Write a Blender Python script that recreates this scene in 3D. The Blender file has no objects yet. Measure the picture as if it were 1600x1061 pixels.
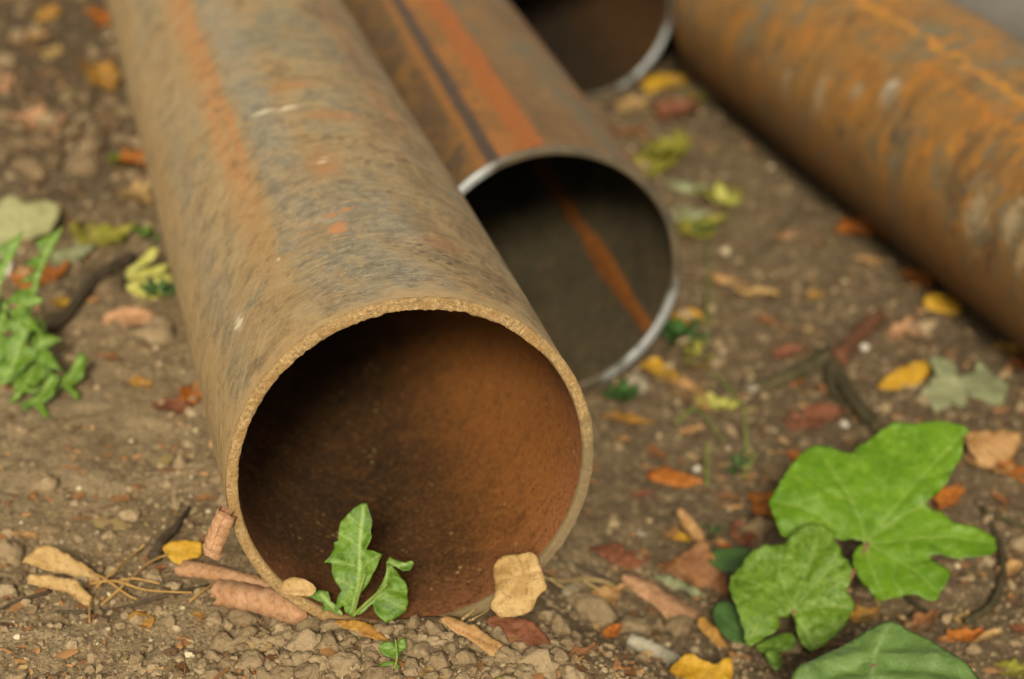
import bpy, math, random
import numpy as np
from mathutils import Vector, Matrix
from mathutils.geometry import delaunay_2d_cdt

scene = bpy.context.scene
# ---------------------------------------------------------------- camera
F_PX, PITCH, CAM_H = 3355.0, math.radians(24.0085), 0.84983
cam_data = bpy.data.cameras.new('camera')
cam = bpy.data.objects.new('camera', cam_data)
scene.collection.objects.link(cam)
cam.location = (0, 0, CAM_H)
cam.rotation_euler = (math.pi / 2 - PITCH, 0, 0)
cam_data.sensor_width = 36.0
cam_data.lens = F_PX / 1600 * 36.0
cam_data.clip_start = 0.05
cam_data.clip_end = 400
cam_data.dof.use_dof = True
cam_data.dof.focus_distance = 1.50
cam_data.dof.aperture_fstop = 4.2
scene.camera = cam
# ---------------------------------------------------------------- sky and sun (soft, overcast)
SUN_EL, SUN_AZ = math.radians(29.5), math.radians(1)      # azimuth: from behind the camera towards its left
world = bpy.data.worlds.new('World')
scene.world = world
world.use_nodes = True
wn = world.node_tree
wn.nodes.clear()
w_out = wn.nodes.new('ShaderNodeOutputWorld')
w_bg = wn.nodes.new('ShaderNodeBackground')
w_hsv = wn.nodes.new('ShaderNodeHueSaturation')
w_sky = wn.nodes.new('ShaderNodeTexSky')
w_sky.sky_type = 'NISHITA'
w_sky.sun_disc = False
w_sky.sun_elevation = SUN_EL
w_sky.sun_rotation = math.pi + SUN_AZ
w_hsv.inputs['Saturation'].default_value = 0.05           # a clouded sky is nearly white
w_bg.inputs['Strength'].default_value = 0.052
wn.links.new(w_sky.outputs[0], w_hsv.inputs['Color'])
w_tint = wn.nodes.new('ShaderNodeMix')                     # the photograph's warm white balance
w_tint.data_type = 'RGBA'
w_tint.blend_type = 'MULTIPLY'
w_tint.inputs['Factor'].default_value = 1.0
w_tint.inputs[7].default_value = (1.0, 0.93, 0.76, 1)
wn.links.new(w_hsv.outputs[0], w_tint.inputs[6])
wn.links.new(w_tint.outputs[2], w_bg.inputs['Color'])
wn.links.new(w_bg.outputs[0], w_out.inputs['Surface'])
sun_data = bpy.data.lights.new('sun', 'SUN')
sun_data.energy = 1.5
sun_data.angle = math.radians(10)
sun_data.color = (1.0, 0.90, 0.70)
sun = bpy.data.objects.new('sun', sun_data)
scene.collection.objects.link(sun)
to_sun = Vector((-math.sin(SUN_AZ) * math.cos(SUN_EL), -math.cos(SUN_AZ) * math.cos(SUN_EL), math.sin(SUN_EL)))
sun.rotation_euler = to_sun.to_track_quat('Z', 'Y').to_euler()
sun.location = to_sun * 20
scene.view_settings.view_transform = 'Standard'
scene.view_settings.look = 'None'
scene.view_settings.gamma = 1.0
scene.view_settings.use_curve_mapping = False
scene.view_settings.exposure = 1.92
scene.cycles.max_bounces = 8
scene.cycles.use_denoising = True
scene.cycles.filter_width = 1.2

random.seed(7)
rng = np.random.default_rng(11)
SOIL = 0.95                                               # the same for dry soil
ALB = 0.70                                                # photo brightness -> albedo


def lin(r, g, b, k=ALB):
    out = []
    for c in (r, g, b):
        c /= 255.0
        out.append((c / 12.92 if c <= 0.04045 else ((c + 0.055) / 1.055) ** 2.4) * k)
    return (*out, 1.0)


# ---------------------------------------------------------------- noise and terrain
_T = np.random.default_rng(3).random((256, 256))


def vnoise(x, y, s=0):
    x = np.asarray(x, float) + s * 17.31
    y = np.asarray(y, float) + s * 9.77
    xi, yi = np.floor(x).astype(int), np.floor(y).astype(int)
    fx, fy = x - xi, y - yi
    fx, fy = fx * fx * fx * (fx * (fx * 6 - 15) + 10), fy * fy * fy * (fy * (fy * 6 - 15) + 10)
    a, b = xi % 256, yi % 256
    a1, b1 = (xi + 1) % 256, (yi + 1) % 256
    return ((_T[a, b] * (1 - fx) + _T[a1, b] * fx) * (1 - fy) + (_T[a, b1] * (1 - fx) + _T[a1, b1] * fx) * fy) * 2 - 1


def smooth(a, b, x):
    t = np.clip((x - a) / (b - a), 0, 1)
    return t * t * (3 - 2 * t)


R_A, R_B = 0.1365, 0.1389
PIPE_A = ((-0.0716, 1.3914, 0.1245), math.radians(-13.286))
PIPE_B = ((0.0393, 2.031, 0.0165), math.radians(-11.661))
PIPE_C = ((0.1021, 3.0502, 0.0165), math.radians(-11.661))
PIPE_D = ((0.3655, 3.0452, 0.0211), math.radians(-15.357))


def axis_coords(P, x, y):
    (mx, my, _), h = P
    ex, ey, dx, dy = math.cos(h), -math.sin(h), math.sin(h), math.cos(h)
    return (x - mx) * ex + (y - my) * ey, (x - mx) * dx + (y - my) * dy


def base_height(x, y):
    """bank on the left, falling to the lower ground on which the far pipes lie"""
    x, y = np.asarray(x, float), np.asarray(y, float)
    s, t = axis_coords(PIPE_A, x, y)
    w = smooth(-0.30, 0.12, t)
    s1 = 0.62 * (1 - w) + 0.235 * w
    z = -0.118 * smooth(0.0, 1.0, s / s1)
    away = smooth(3, 14, np.hypot(x, y - 2))
    return z * (1 - away) - 0.08 * away


def rough_height(x, y):
    s, t = axis_coords(PIPE_A, x, y)
    z = 0.012 * vnoise(x * 3.1, y * 3.1, 1) + 0.006 * vnoise(x * 9, y * 9, 2) + 0.0035 * vnoise(x * 26, y * 26, 3)
    n4 = vnoise(x * 60, y * 60, 4)
    z = z + 0.0022 * n4 + 0.0016 * (1 - np.abs(vnoise(x * 110, y * 110, 5))) * (n4 > -0.3)
    # keep the ground calm where the pipes lie
    calm = np.ones_like(z)
    for P, r, sg in ((PIPE_A, .11, 1), (PIPE_B, .11, 1), (PIPE_C, .11, 1), (PIPE_D, .11, -1)):
        s, t = axis_coords(P, x, y)
        calm = np.minimum(calm, np.maximum(smooth(r * .5, r * 1.3, np.abs(s)), smooth(0, .06, -t * sg)))
    z = z * (0.25 + 0.75 * calm)
    # loose soil banked against the front pipe's mouth
    s, t = axis_coords(PIPE_A, x, y)
    z = z + 0.007 * np.exp(-((s + 0.02) / 0.10) ** 2 - ((t + 0.035) / 0.035) ** 2)
    z = z + 0.012 * np.exp(-((np.abs(s) - 0.085) / 0.035) ** 2) * smooth(-.1, .15, t) * (s < 0)
    return z


def ground_height(x, y):
    z = base_height(x, y) + rough_height(x, y)
    for P, R, L, sg in ((PIPE_A, R_A, 3.4, 1), (PIPE_B, R_B, 3.0, 1), (PIPE_C, R_B, 2.4, 1), (PIPE_D, R_B, 2.15, -1)):
        s, t = axis_coords(P, x, y)
        bed = P[0][2] - np.sqrt(np.clip(R * R - s * s, 0, None)) - .0012       # the pipe presses its bed into the soil
        z = np.where((np.abs(s) < R) & (t * sg > .001) & (t * sg < L), np.minimum(z, bed), z)
    return z


def gh(x, y):
    x, y = np.atleast_1d(np.asarray(x, float)), np.atleast_1d(np.asarray(y, float))
    return ground_height(x, y)


def ray(px, py):
    a, u = (px - 800) / F_PX, (530.5 - py) / F_PX
    return np.array([a, math.cos(PITCH) + u * math.sin(PITCH), -math.sin(PITCH) + u * math.cos(PITCH)])


def at(px, py, above=0.0):
    """the point of the terrain (or 'above' it) that the photograph shows at a pixel"""
    r = ray(px, py)
    t = np.linspace(1.2, 6.5, 2600)
    P = np.array([0, 0, CAM_H]) + t[:, None] * r
    below = P[:, 2] < gh(P[:, 0], P[:, 1]) + above
    i = int(np.argmax(below)) if below.any() else len(t) - 1
    return Vector(P[i])


def at_soil(px, py, above=0.0):
    """like at(), on the soil as it lies before the pipes press their beds"""
    r = ray(px, py)
    t = np.linspace(1.2, 6.5, 2600)
    P = np.array([0, 0, CAM_H]) + t[:, None] * r
    i = int(np.argmax(P[:, 2] < base_height(P[:, 0], P[:, 1]) + rough_height(P[:, 0], P[:, 1]) + above))
    return Vector(P[i])


def on_plane(px, py, P0, n):
    r = Vector(ray(px, py))
    c = Vector((0, 0, CAM_H))
    return c + r * ((P0 - c).dot(n) / r.dot(n))


def at_mouth(px, py, t0):
    """point seen at a pixel on the plane t0 metres in front of (negative) the big pipe's mouth"""
    (mx, my, mz), h = PIPE_A
    d = np.array([math.sin(h), math.cos(h), 0])
    r, c = ray(px, py), np.array([0, 0, CAM_H])
    return Vector(c + r * ((t0 - (c - np.array([mx, my, mz])) @ d) / (r @ d)))


# ---------------------------------------------------------------- scene helpers
COL = scene.collection


def link(o, parent=None):
    COL.objects.link(o)
    if parent is not None:
        o.parent = parent
    return o


def mesh_obj(name, verts, faces, mat=None, parent=None, smooth_shade=True, uv=None, attrs=None, edges=()):
    me = bpy.data.meshes.new(name)
    me.from_pydata([tuple(v) for v in verts], list(edges), faces)
    if smooth_shade:
        me.polygons.foreach_set('use_smooth', [True] * len(me.polygons))
    if uv is not None:
        L = me.uv_layers.new(name='UVMap')
        idx = np.zeros(len(me.loops), int)
        me.loops.foreach_get('vertex_index', idx)
        L.data.foreach_set('uv', np.asarray(uv, np.float32)[idx].ravel())
    for k, v in (attrs or {}).items():
        a = me.attributes.new(k, 'FLOAT', 'POINT')
        a.data.foreach_set('value', np.asarray(v, np.float32))
    me.update()
    if mat:
        me.materials.append(mat)
    return link(bpy.data.objects.new(name, me), parent)


def tag(o, label=None, cat=None, group=None, kind=None):
    if label:
        o['label'] = label
    if cat:
        o['category'] = cat
    if group:
        o['group'] = group
    if kind:
        o['kind'] = kind
    return o


def empty(name, loc, rot=(0, 0, 0)):
    o = bpy.data.objects.new(name, None)
    o.empty_display_size = 0.05
    o.location = loc
    o.rotation_euler = rot
    return link(o)


# ---------------------------------------------------------------- shader helpers
class NT:
    def __init__(self, name):
        self.mat = bpy.data.materials.new(name)
        self.mat.use_nodes = True
        self.t = self.mat.node_tree
        self.t.nodes.clear()
        self.out = self.t.nodes.new('ShaderNodeOutputMaterial')

    def put(self, sock, v):
        if isinstance(v, bpy.types.NodeSocket):
            self.t.links.new(v, sock)
        elif v is not None:
            sock.default_value = v

    def node(self, kind, **ins):
        n = self.t.nodes.new(kind)
        for k, v in ins.items():
            self.put(n.inputs[k.replace('_', ' ')], v)
        return n

    def vec(self, kind='UV', scale=(1, 1, 1), loc=(0, 0, 0)):
        c = self.t.nodes.new('ShaderNodeTexCoord')
        m = self.t.nodes.new('ShaderNodeMapping')
        m.inputs['Scale'].default_value = scale
        m.inputs['Location'].default_value = loc
        self.t.links.new(c.outputs[kind], m.inputs['Vector'])
        return m.outputs[0]

    def geo_pos(self, scale=(1, 1, 1), loc=(0, 0, 0)):
        g = self.t.nodes.new('ShaderNodeNewGeometry')
        m = self.t.nodes.new('ShaderNodeMapping')
        m.inputs['Scale'].default_value = scale
        m.inputs['Location'].default_value = loc
        self.t.links.new(g.outputs['Position'], m.inputs['Vector'])
        return m.outputs[0]

    def noise(self, vec, scale=5, detail=4, rough=0.55, dist=0.0):
        n = self.node('ShaderNodeTexNoise', Vector=vec, Scale=scale, Detail=detail, Roughness=rough, Distortion=dist)
        return n.outputs['Fac']

    def voronoi(self, vec, scale=5, rand=1.0, feature='F1'):
        n = self.t.nodes.new('ShaderNodeTexVoronoi')
        n.feature = feature
        self.put(n.inputs['Vector'], vec)
        n.inputs['Scale'].default_value = scale
        n.inputs['Randomness'].default_value = rand
        return n

    def ramp(self, fac, *stops, interp='LINEAR'):
        n = self.t.nodes.new('ShaderNodeValToRGB')
        e = n.color_ramp.elements
        n.color_ramp.interpolation = interp
        while len(e) < len(stops):
            e.new(0.5)
        for k, (p, c) in enumerate(stops):
            e[k].position = p
            e[k].color = c if isinstance(c, tuple) else (c, c, c, 1)
        self.put(n.inputs[0], fac)
        return n.outputs[0]

    def step(self, fac, a, b):
        n = self.t.nodes.new('ShaderNodeMapRange')
        n.interpolation_type = 'SMOOTHSTEP'
        self.put(n.inputs['Value'], fac)
        n.inputs['From Min'].default_value = a
        n.inputs['From Max'].default_value = b
        return n.outputs[0]

    def math(self, op, a, b=None, c=None):
        n = self.t.nodes.new('ShaderNodeMath')
        n.operation = op
        for s, v in zip(n.inputs, (a, b, c)):
            self.put(s, v)
        return n.outputs[0]

    def mix(self, fac, a, b, blend='MIX'):
        n = self.t.nodes.new('ShaderNodeMix')
        n.data_type = 'RGBA'
        n.blend_type = blend
        self.put(n.inputs['Factor'], fac)
        self.put(n.inputs['A'] if False else n.inputs[6], a)
        self.put(n.inputs[7], b)
        return n.outputs[2]

    def attr(self, name):
        n = self.t.nodes.new('ShaderNodeAttribute')
        n.attribute_name = name
        return n.outputs['Fac']

    def bump(self, h, strength=0.5, dist=0.001, normal=None):
        n = self.node('ShaderNodeBump', Strength=strength, Distance=dist, Height=h)
        if normal is not None:
            self.put(n.inputs['Normal'], normal)
        return n.outputs[0]

    def principled(self, color, rough=0.7, metal=0.0, spec=0.35, normal=None):
        n = self.node('ShaderNodeBsdfPrincipled', Base_Color=color, Roughness=rough, Metallic=metal)
        self.put(n.inputs['Specular IOR Level'], spec)
        self.put(n.inputs['Normal'], normal)
        return n

    def done(self, shader):
        self.t.links.new(shader, self.out.inputs['Surface'])
        return self.mat


def times(m, a, k):
    return m.math('MULTIPLY', a, k)


# ---------------------------------------------------------------- soil material
def soil_material():
    m = NT('soil')
    p = m.geo_pos()
    big = m.noise(p, 2.6, 3, 0.6)
    mid = m.noise(p, 14, 5, 0.65)
    fine = m.noise(p, 120, 6, 0.7)
    grit = m.noise(p, 480, 3, 0.7)
    c = m.ramp(mid, (0.28, lin(114, 96, 70, SOIL)), (0.5, lin(146, 126, 96, SOIL)), (0.72, lin(168, 148, 116, SOIL)))
    c = m.mix(m.math('MULTIPLY', m.step(big, 0.44, 0.66), 0.5), c, lin(110, 88, 62, SOIL))
    # the left foreground is paler, the low ground on the right darker brown
    sep = m.t.nodes.new('ShaderNodeSeparateXYZ')
    m.t.links.new(p, sep.inputs[0])
    wob = m.math('MULTIPLY_ADD', m.noise(p, 5, 3), 0.22, sep.outputs[0])
    c = m.mix(m.math('MULTIPLY', m.step(wob, 0.10, 0.30), 0.72), c, lin(90, 74, 56, SOIL))
    wy = m.math('MULTIPLY_ADD', m.noise(p, 6, 3), 0.5, sep.outputs[1])
    c = m.mix(m.math('MULTIPLY', m.math('MULTIPLY', m.step(wy, 2.1, 2.7), m.step(wob, .15, -.1)), 0.9), c, lin(68, 52, 36, SOIL))
    c = m.mix(m.math('MULTIPLY', m.step(fine, 0.52, 0.70), .8), c, lin(198, 172, 130, SOIL))
    gr2 = m.noise(p, 300, 4, .75)
    c = m.mix(m.math('MULTIPLY', m.step(gr2, .50, .36), .65), c, lin(84, 64, 42, SOIL))
    c = m.mix(m.math('MULTIPLY', m.step(gr2, .54, .68), .5), c, lin(206, 184, 144, SOIL))
    c = m.mix(m.math('MULTIPLY', m.step(fine, 0.46, 0.26), 0.75), c, lin(66, 48, 32, SOIL))
    v = m.voronoi(p, 210)
    spk = m.math('MULTIPLY', m.step(v.outputs['Distance'], 0.22, 0.08), m.step(m.noise(p, 55, 2), 0.55, 0.68))
    c = m.mix(spk, c, lin(170, 152, 120, SOIL))
    h = m.math('ADD', m.math('MULTIPLY', fine, 1.0), m.math('MULTIPLY', grit, 0.35))
    return m.done(m.principled(c, 0.92, 0, 0.2, m.bump(m.math('ADD', h, times(m, gr2, .6)), 1.0, 0.006)).outputs[0])


MAT_SOIL = soil_material()


def crumb_material():
    m = NT('crumbly_soil')
    p = m.geo_pos()
    rnd = m.attr('tint')
    c = m.ramp(rnd, (0.0, lin(92, 72, 50, SOIL)), (0.35, lin(130, 111, 84, SOIL)), (0.7, lin(154, 134, 104, SOIL)), (0.93, lin(176, 158, 128, SOIL)), (1.0, lin(196, 182, 152, SOIL)))
    fine = m.noise(p, 170, 5, 0.7)
    c = m.mix(m.math('MULTIPLY', m.step(fine, 0.5, 0.25), 0.6), c, lin(72, 54, 36, SOIL))
    c = m.mix(m.math('MULTIPLY', m.step(fine, 0.55, 0.8), 0.5), c, lin(186, 160, 122, SOIL))
    return m.done(m.principled(c, 0.93, 0, 0.2, m.bump(fine, 1.0, 0.004)).outputs[0])


MAT_CRUMB = crumb_material()

# ---------------------------------------------------------------- ground sheet
def graded(lo, hi, fine_lo, fine_hi, sp_lo, sp_hi):
    xs = [fine_lo]
    while xs[-1] < fine_hi:
        f = (xs[-1] - fine_lo) / (fine_hi - fine_lo)
        xs.append(xs[-1] + sp_lo + (sp_hi - sp_lo) * f)
    st, x, right = sp_hi, xs[-1], []
    while x < hi:
        st = min(st * 1.35, 12)
        x += st
        right.append(x)
    st, x, left = sp_lo, fine_lo, []
    while x > lo:
        st = min(st * 1.35, 12)
        x -= st
        left.append(x)
    return np.array(left[::-1] + xs + right)


gx = graded(-120, 120, -0.95, 1.0, 0.0029, 0.0029)
gy = graded(-120, 160, 1.2, 3.85, 0.0022, 0.0075)
X, Y = np.meshgrid(gx, gy)
Z = ground_height(X, Y)
nx, ny = len(gx), len(gy)
ii = np.arange(ny * nx).reshape(ny, nx)
quads = np.stack([ii[:-1, :-1], ii[:-1, 1:], ii[1:, 1:], ii[1:, :-1]], -1).reshape(-1, 4)
me = bpy.data.meshes.new('ground')
me.vertices.add(nx * ny)
me.vertices.foreach_set('co', np.stack([X, Y, Z], -1).astype(np.float32).ravel())
me.loops.add(len(quads) * 4)
me.loops.foreach_set('vertex_index', quads.ravel().astype(np.int32))
me.polygons.add(len(quads))
me.polygons.foreach_set('loop_start', np.arange(0, len(quads) * 4, 4, dtype=np.int32))
me.update(calc_edges=True)
me.polygons.foreach_set('use_smooth', np.ones(len(quads), bool))
me.materials.append(MAT_SOIL)
ground = link(bpy.data.objects.new('ground', me))
tag(ground, kind='structure')

# ---------------------------------------------------------------- pipes
def streak(m, u, v, u0, half, soft, wob, v0=None, v1=None, vs=0.05):
    """mask of a band along the pipe at arc position u0 (metres from the crown)"""
    d = m.math('ABSOLUTE', m.math('ADD', m.math('SUBTRACT', u, u0), wob))
    k = m.step(d, half + soft, max(half - soft, 0))
    if v0 is not None:
        k = m.math('MULTIPLY', k, m.step(v, v0 - vs, v0 + vs))
    if v1 is not None:
        k = m.math('MULTIPLY', k, m.step(v, v1 + vs, v1 - vs))
    return k


def blob(m, u, v, u0, v0, ru, rv, n, amt=0.7):
    a = m.math('DIVIDE', m.math('SUBTRACT', u, u0), ru)
    b = m.math('DIVIDE', m.math('SUBTRACT', v, v0), rv)
    d = m.math('SQRT', m.math('ADD', m.math('MULTIPLY', a, a), m.math('MULTIPLY', b, b)))
    d = m.math('ADD', d, m.math('MULTIPLY', m.math('SUBTRACT', n, 0.5), amt * 2))
    return m.step(d, 1.25, 0.45)


def pipe_base(m):
    uv = m.vec('UV')
    sep = m.t.nodes.new('ShaderNodeSeparateXYZ')
    m.t.links.new(uv, sep.inputs[0])
    return uv, sep.outputs[0], sep.outputs[1]


def mat_pipe_a():
    m = NT('weathered_steel_tan')
    uv, u, v = pipe_base(m)
    K = .74
    L = lambda *c: lin(*c, K)
    warp = m.noise(m.vec('UV', (30, 30, 1)), 1, 5, .7)
    big = m.noise(m.vec('UV', (9, 4, 1), (1.3, .4, 0)), 1, 6, .68, .9)
    med = m.noise(m.vec('UV', (26, 13, 1), (3, 1, 0)), 1, 7, .75, .8)
    ring = m.noise(m.vec('UV', (20, 120, 1)), 1, 6, .75, .3)
    spk = m.noise(m.vec('UV', (110, 190, 1), (1, 3, 0)), 1, 6, .8, .4)
    fine = m.noise(m.vec('UV', (420, 520, 1)), 1, 5, .75)
    wob = times(m, m.math('SUBTRACT', med, .5), .030)
    side = m.step(u, -.075, -.115)                                   # flank that the slanting scratches cross
    crown = m.step(u, -.10, -.05)

    def slant(deg, sx, sy, loc):
        r = m.t.nodes.new('ShaderNodeMapping')
        r.inputs['Rotation'].default_value = (0, 0, math.radians(deg))
        m.t.links.new(uv, r.inputs['Vector'])
        k = m.t.nodes.new('ShaderNodeMapping')
        k.inputs['Scale'].default_value = (sx, sy, 1)
        k.inputs['Location'].default_value = loc
        m.t.links.new(r.outputs[0], k.inputs['Vector'])
        return m.noise(k.outputs[0], 1, 5, .7, .35)
    sc1, sc2 = slant(34, 150, 20, (0, 0, 0)), slant(52, 240, 34, (4, 2, 0))
    # dusty tan over grey-brown steel, with hard-edged patches
    tan, brown, grey = L(162, 138, 98), L(116, 98, 70), L(130, 122, 100)
    c = m.ramp(big, (.36, brown), (.44, L(150, 122, 80)), (.52, tan), (.60, L(146, 124, 90)), (.66, L(126, 114, 90)))
    gz = m.math('ADD', times(m, big, .5), times(m, med, .5))
    c = m.mix(times(m, m.step(gz, .515, .56), .85), c, grey)
    band = m.math('MAXIMUM', streak(m, u, v, -.050, .018, .010, wob, .04, 1.3, .06), streak(m, u, v, -.150, .016, .012, wob, .02, .6, .2))
    band = m.math('MAXIMUM', band, streak(m, u, v, -.012, .045, .02, wob, -.05, .26, .1))
    c = m.mix(m.math('MULTIPLY', band, m.step(med, .62, .44)), c, m.mix(m.step(spk, .42, .6), L(116, 108, 90), L(144, 136, 114)))
    # brown wear on the right shoulder
    sh = m.math('MULTIPLY', m.step(u, .02, .07), m.step(med, .56, .45))
    c = m.mix(times(m, sh, .8), c, L(116, 92, 60))
    c = m.mix(times(m, m.step(u, -.125, -.175), .55), c, L(180, 146, 94))
    # rust along the pipe, in broken strands
    st = m.noise(m.vec('UV', (190, 5, 1)), 1, 5, .7, .5)
    c = m.mix(times(m, streak(m, u, v, -.088, .012, .010, wob, .14, None, .1), .6), c, L(172, 126, 76))
    strand = m.math('MULTIPLY', streak(m, u, v, -.084, .011, .010, wob, .30, None, .15), m.step(m.math('ADD', times(m, st, .6), times(m, med, .4)), .455, .52))
    c = m.mix(times(m, strand, .85), c, L(178, 122, 66))
    c = m.mix(times(m, m.math('MULTIPLY', streak(m, u, v, -.0765, .0026, .002, times(m, wob, .6), .40, None, .06), m.step(spk, .40, .52)), .85), c, L(184, 118, 56))
    c = m.mix(times(m, m.math('MULTIPLY', streak(m, u, v, .076, .013, .012, wob, .40, None, .15), m.step(med, .42, .55)), .7), c, L(164, 106, 56))
    # drag marks round the pipe: dark and pale hairlines, clustered
    clus = m.noise(m.vec('UV', (14, 18, 1), (8, 3, 0)), 1, 4, .6)
    c = m.mix(m.math('MULTIPLY', m.math('MULTIPLY', m.step(ring, .53, .60), crown), m.ramp(clus, (.38, .1), (.6, .5))), c, L(184, 156, 112))
    c = m.mix(m.math('MULTIPLY', m.math('MULTIPLY', m.step(ring, .47, .40), crown), m.ramp(clus, (.4, .5), (.62, .15))), c, L(94, 76, 50))
    r2 = m.noise(m.vec('UV', (26, 360, 1), (5, 2, 0)), 1, 4, .7, .2)
    c = m.mix(times(m, m.math('MULTIPLY', m.math('MULTIPLY', m.step(r2, .56, .64), m.step(clus, .50, .58)), crown), .8), c, L(186, 122, 62))
    c = m.mix(times(m, m.math('MULTIPLY', m.step(sc1, .53, .60), side), .36), c, L(196, 164, 114))
    c = m.mix(times(m, m.math('MULTIPLY', m.step(sc1, .47, .40), side), .28), c, L(112, 98, 72))
    c = m.mix(times(m, m.math('MULTIPLY', m.step(sc2, .55, .62), side), .34), c, L(176, 134, 82))
    mot = m.noise(m.vec('UV', (44, 40, 1), (2, 8, 0)), 1, 7, .78, .6)
    c = m.mix(times(m, m.step(mot, .53, .59), .5), c, L(172, 148, 108))
    c = m.mix(times(m, m.step(mot, .465, .41), .55), c, L(104, 90, 66))
    # flecks and pits
    c = m.mix(times(m, m.step(spk, .56, .64), .7), c, L(180, 156, 116))
    c = m.mix(times(m, m.step(spk, .43, .35), .75), c, L(78, 62, 40))
    c = m.mix(times(m, m.step(fine, .55, .68), .4), c, L(196, 168, 122))
    c = m.mix(times(m, m.step(fine, .45, .32), .5), c, L(80, 64, 44))
    v1 = m.voronoi(m.vec('UV', (95, 150, 1)), 1)
    pit = m.math('MULTIPLY', m.step(v1.outputs['Distance'], .34, .18), m.step(m.noise(m.vec('UV', (16, 16, 1), (9, 0, 0)), 1, 3), .48, .58))
    pit = m.math('MULTIPLY', pit, m.step(u, -.03, .03))
    c = m.mix(times(m, pit, .8), c, L(78, 58, 36))
    for (u0, v0, ru, rv, col, k) in ((-.027, .157, .0085, .012, (190, 126, 72), .85), (-.014, .190, .0065, .005, (184, 122, 62), .75), (-.028, .186, .006, .0045, (184, 122, 62), .75),
                                     (-.015, .300, .014, .034, (172, 116, 66), .6), (.012, .43, .03, .014, (178, 116, 58), .5), (-.01, .52, .02, .014, (178, 116, 56), .5), (.05, .12, .02, .02, (150, 104, 62), .5)):
        c = m.mix(times(m, blob(m, u, v, u0, v0, ru, rv, spk, 2.2), k), c, L(*col))
    for (u0, v0, ru, rv) in ((-.0125, .316, .006, .0026), (-.0165, .306, .006, .0026), (-.0781, .151, .0018, .0026), (-.045, .47, .010, .006), (-.024, .46, .008, .005), (-.128, .115, .004, .010)):
        c = m.mix(times(m, blob(m, u, v, u0, v0, ru, rv, r2, 3.0), .8), c, L(220, 206, 178))
    # crust beside the cut
    cr = m.step(m.math('ADD', v, times(m, m.math('SUBTRACT', warp, .5), .09)), .030, .006)
    c = m.mix(times(m, cr, .7), c, L(182, 150, 102))
    h = m.math('ADD', m.math('ADD', times(m, ring, .4), m.math('ADD', times(m, fine, .5), times(m, spk, .6))), times(m, pit, -.6))
    rough = m.ramp(band, (0, .8), (1, .55))
    return m.done(m.principled(c, rough, 0, .35, m.bump(h, .5, .002)).outputs[0])


def mat_rim_a():
    m = NT('dusty_cut_steel')
    p = m.vec('Object')
    sx = m.t.nodes.new('ShaderNodeSeparateXYZ')
    m.t.links.new(p, sx.inputs[0])
    f = m.noise(p, 420, 6, .8)
    g = m.noise(p, 60, 5, .7, .6)
    k = .82
    c = m.ramp(f, (.32, lin(112, 88, 58, k)), (.46, lin(160, 132, 90, k)), (.56, lin(178, 148, 102, k)), (.68, lin(214, 186, 138, k)))
    c = m.mix(times(m, m.step(g, .46, .58), .6), c, lin(150, 116, 70, k))
    # the lower right keeps bare dull metal
    bare = m.step(m.math('ADD', m.math('SUBTRACT', times(m, sx.outputs[0], .8), times(m, sx.outputs[2], .6)), times(m, m.math('SUBTRACT', g, .5), .06)), .070, .105)
    c = m.mix(times(m, bare, .75), c, lin(118, 104, 78, k))
    return m.done(m.principled(c, 0.9, 0, 0.2, m.bump(m.math('ADD', f, g), 0.9, 0.0025)).outputs[0])


def mat_bore(name, k, cols, right, lip):
    """inside wall: grainy scale and rust, with lit right side and lip painted in"""
    m = NT(name)
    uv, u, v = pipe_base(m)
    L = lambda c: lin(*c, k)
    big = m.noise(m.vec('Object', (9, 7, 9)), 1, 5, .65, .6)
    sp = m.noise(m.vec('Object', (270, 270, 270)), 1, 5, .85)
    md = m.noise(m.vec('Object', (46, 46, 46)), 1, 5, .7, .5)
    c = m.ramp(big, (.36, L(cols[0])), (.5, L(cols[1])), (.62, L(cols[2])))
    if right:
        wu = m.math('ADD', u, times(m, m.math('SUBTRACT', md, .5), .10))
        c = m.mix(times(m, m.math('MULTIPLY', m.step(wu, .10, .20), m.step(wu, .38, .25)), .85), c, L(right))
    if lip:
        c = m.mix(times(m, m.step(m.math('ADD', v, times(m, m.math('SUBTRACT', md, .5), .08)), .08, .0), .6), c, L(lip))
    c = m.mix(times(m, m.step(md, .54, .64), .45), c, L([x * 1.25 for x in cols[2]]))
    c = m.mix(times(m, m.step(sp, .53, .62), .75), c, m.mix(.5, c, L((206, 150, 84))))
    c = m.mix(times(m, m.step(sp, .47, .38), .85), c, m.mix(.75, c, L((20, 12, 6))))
    vo = m.voronoi(m.vec('Object', (120, 120, 120)), 1)
    sel = m.step(m.noise(m.vec('Object', (34, 34, 34), (7, 3, 0)), 1, 2), .56, .66)
    c = m.mix(m.math('MULTIPLY', m.step(vo.outputs['Distance'], .22, .12), sel), c, L((208, 176, 122)))
    return m.done(m.principled(c, .9, 0, .2, m.bump(m.math('ADD', sp, md), .9, .003)).outputs[0])


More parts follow.
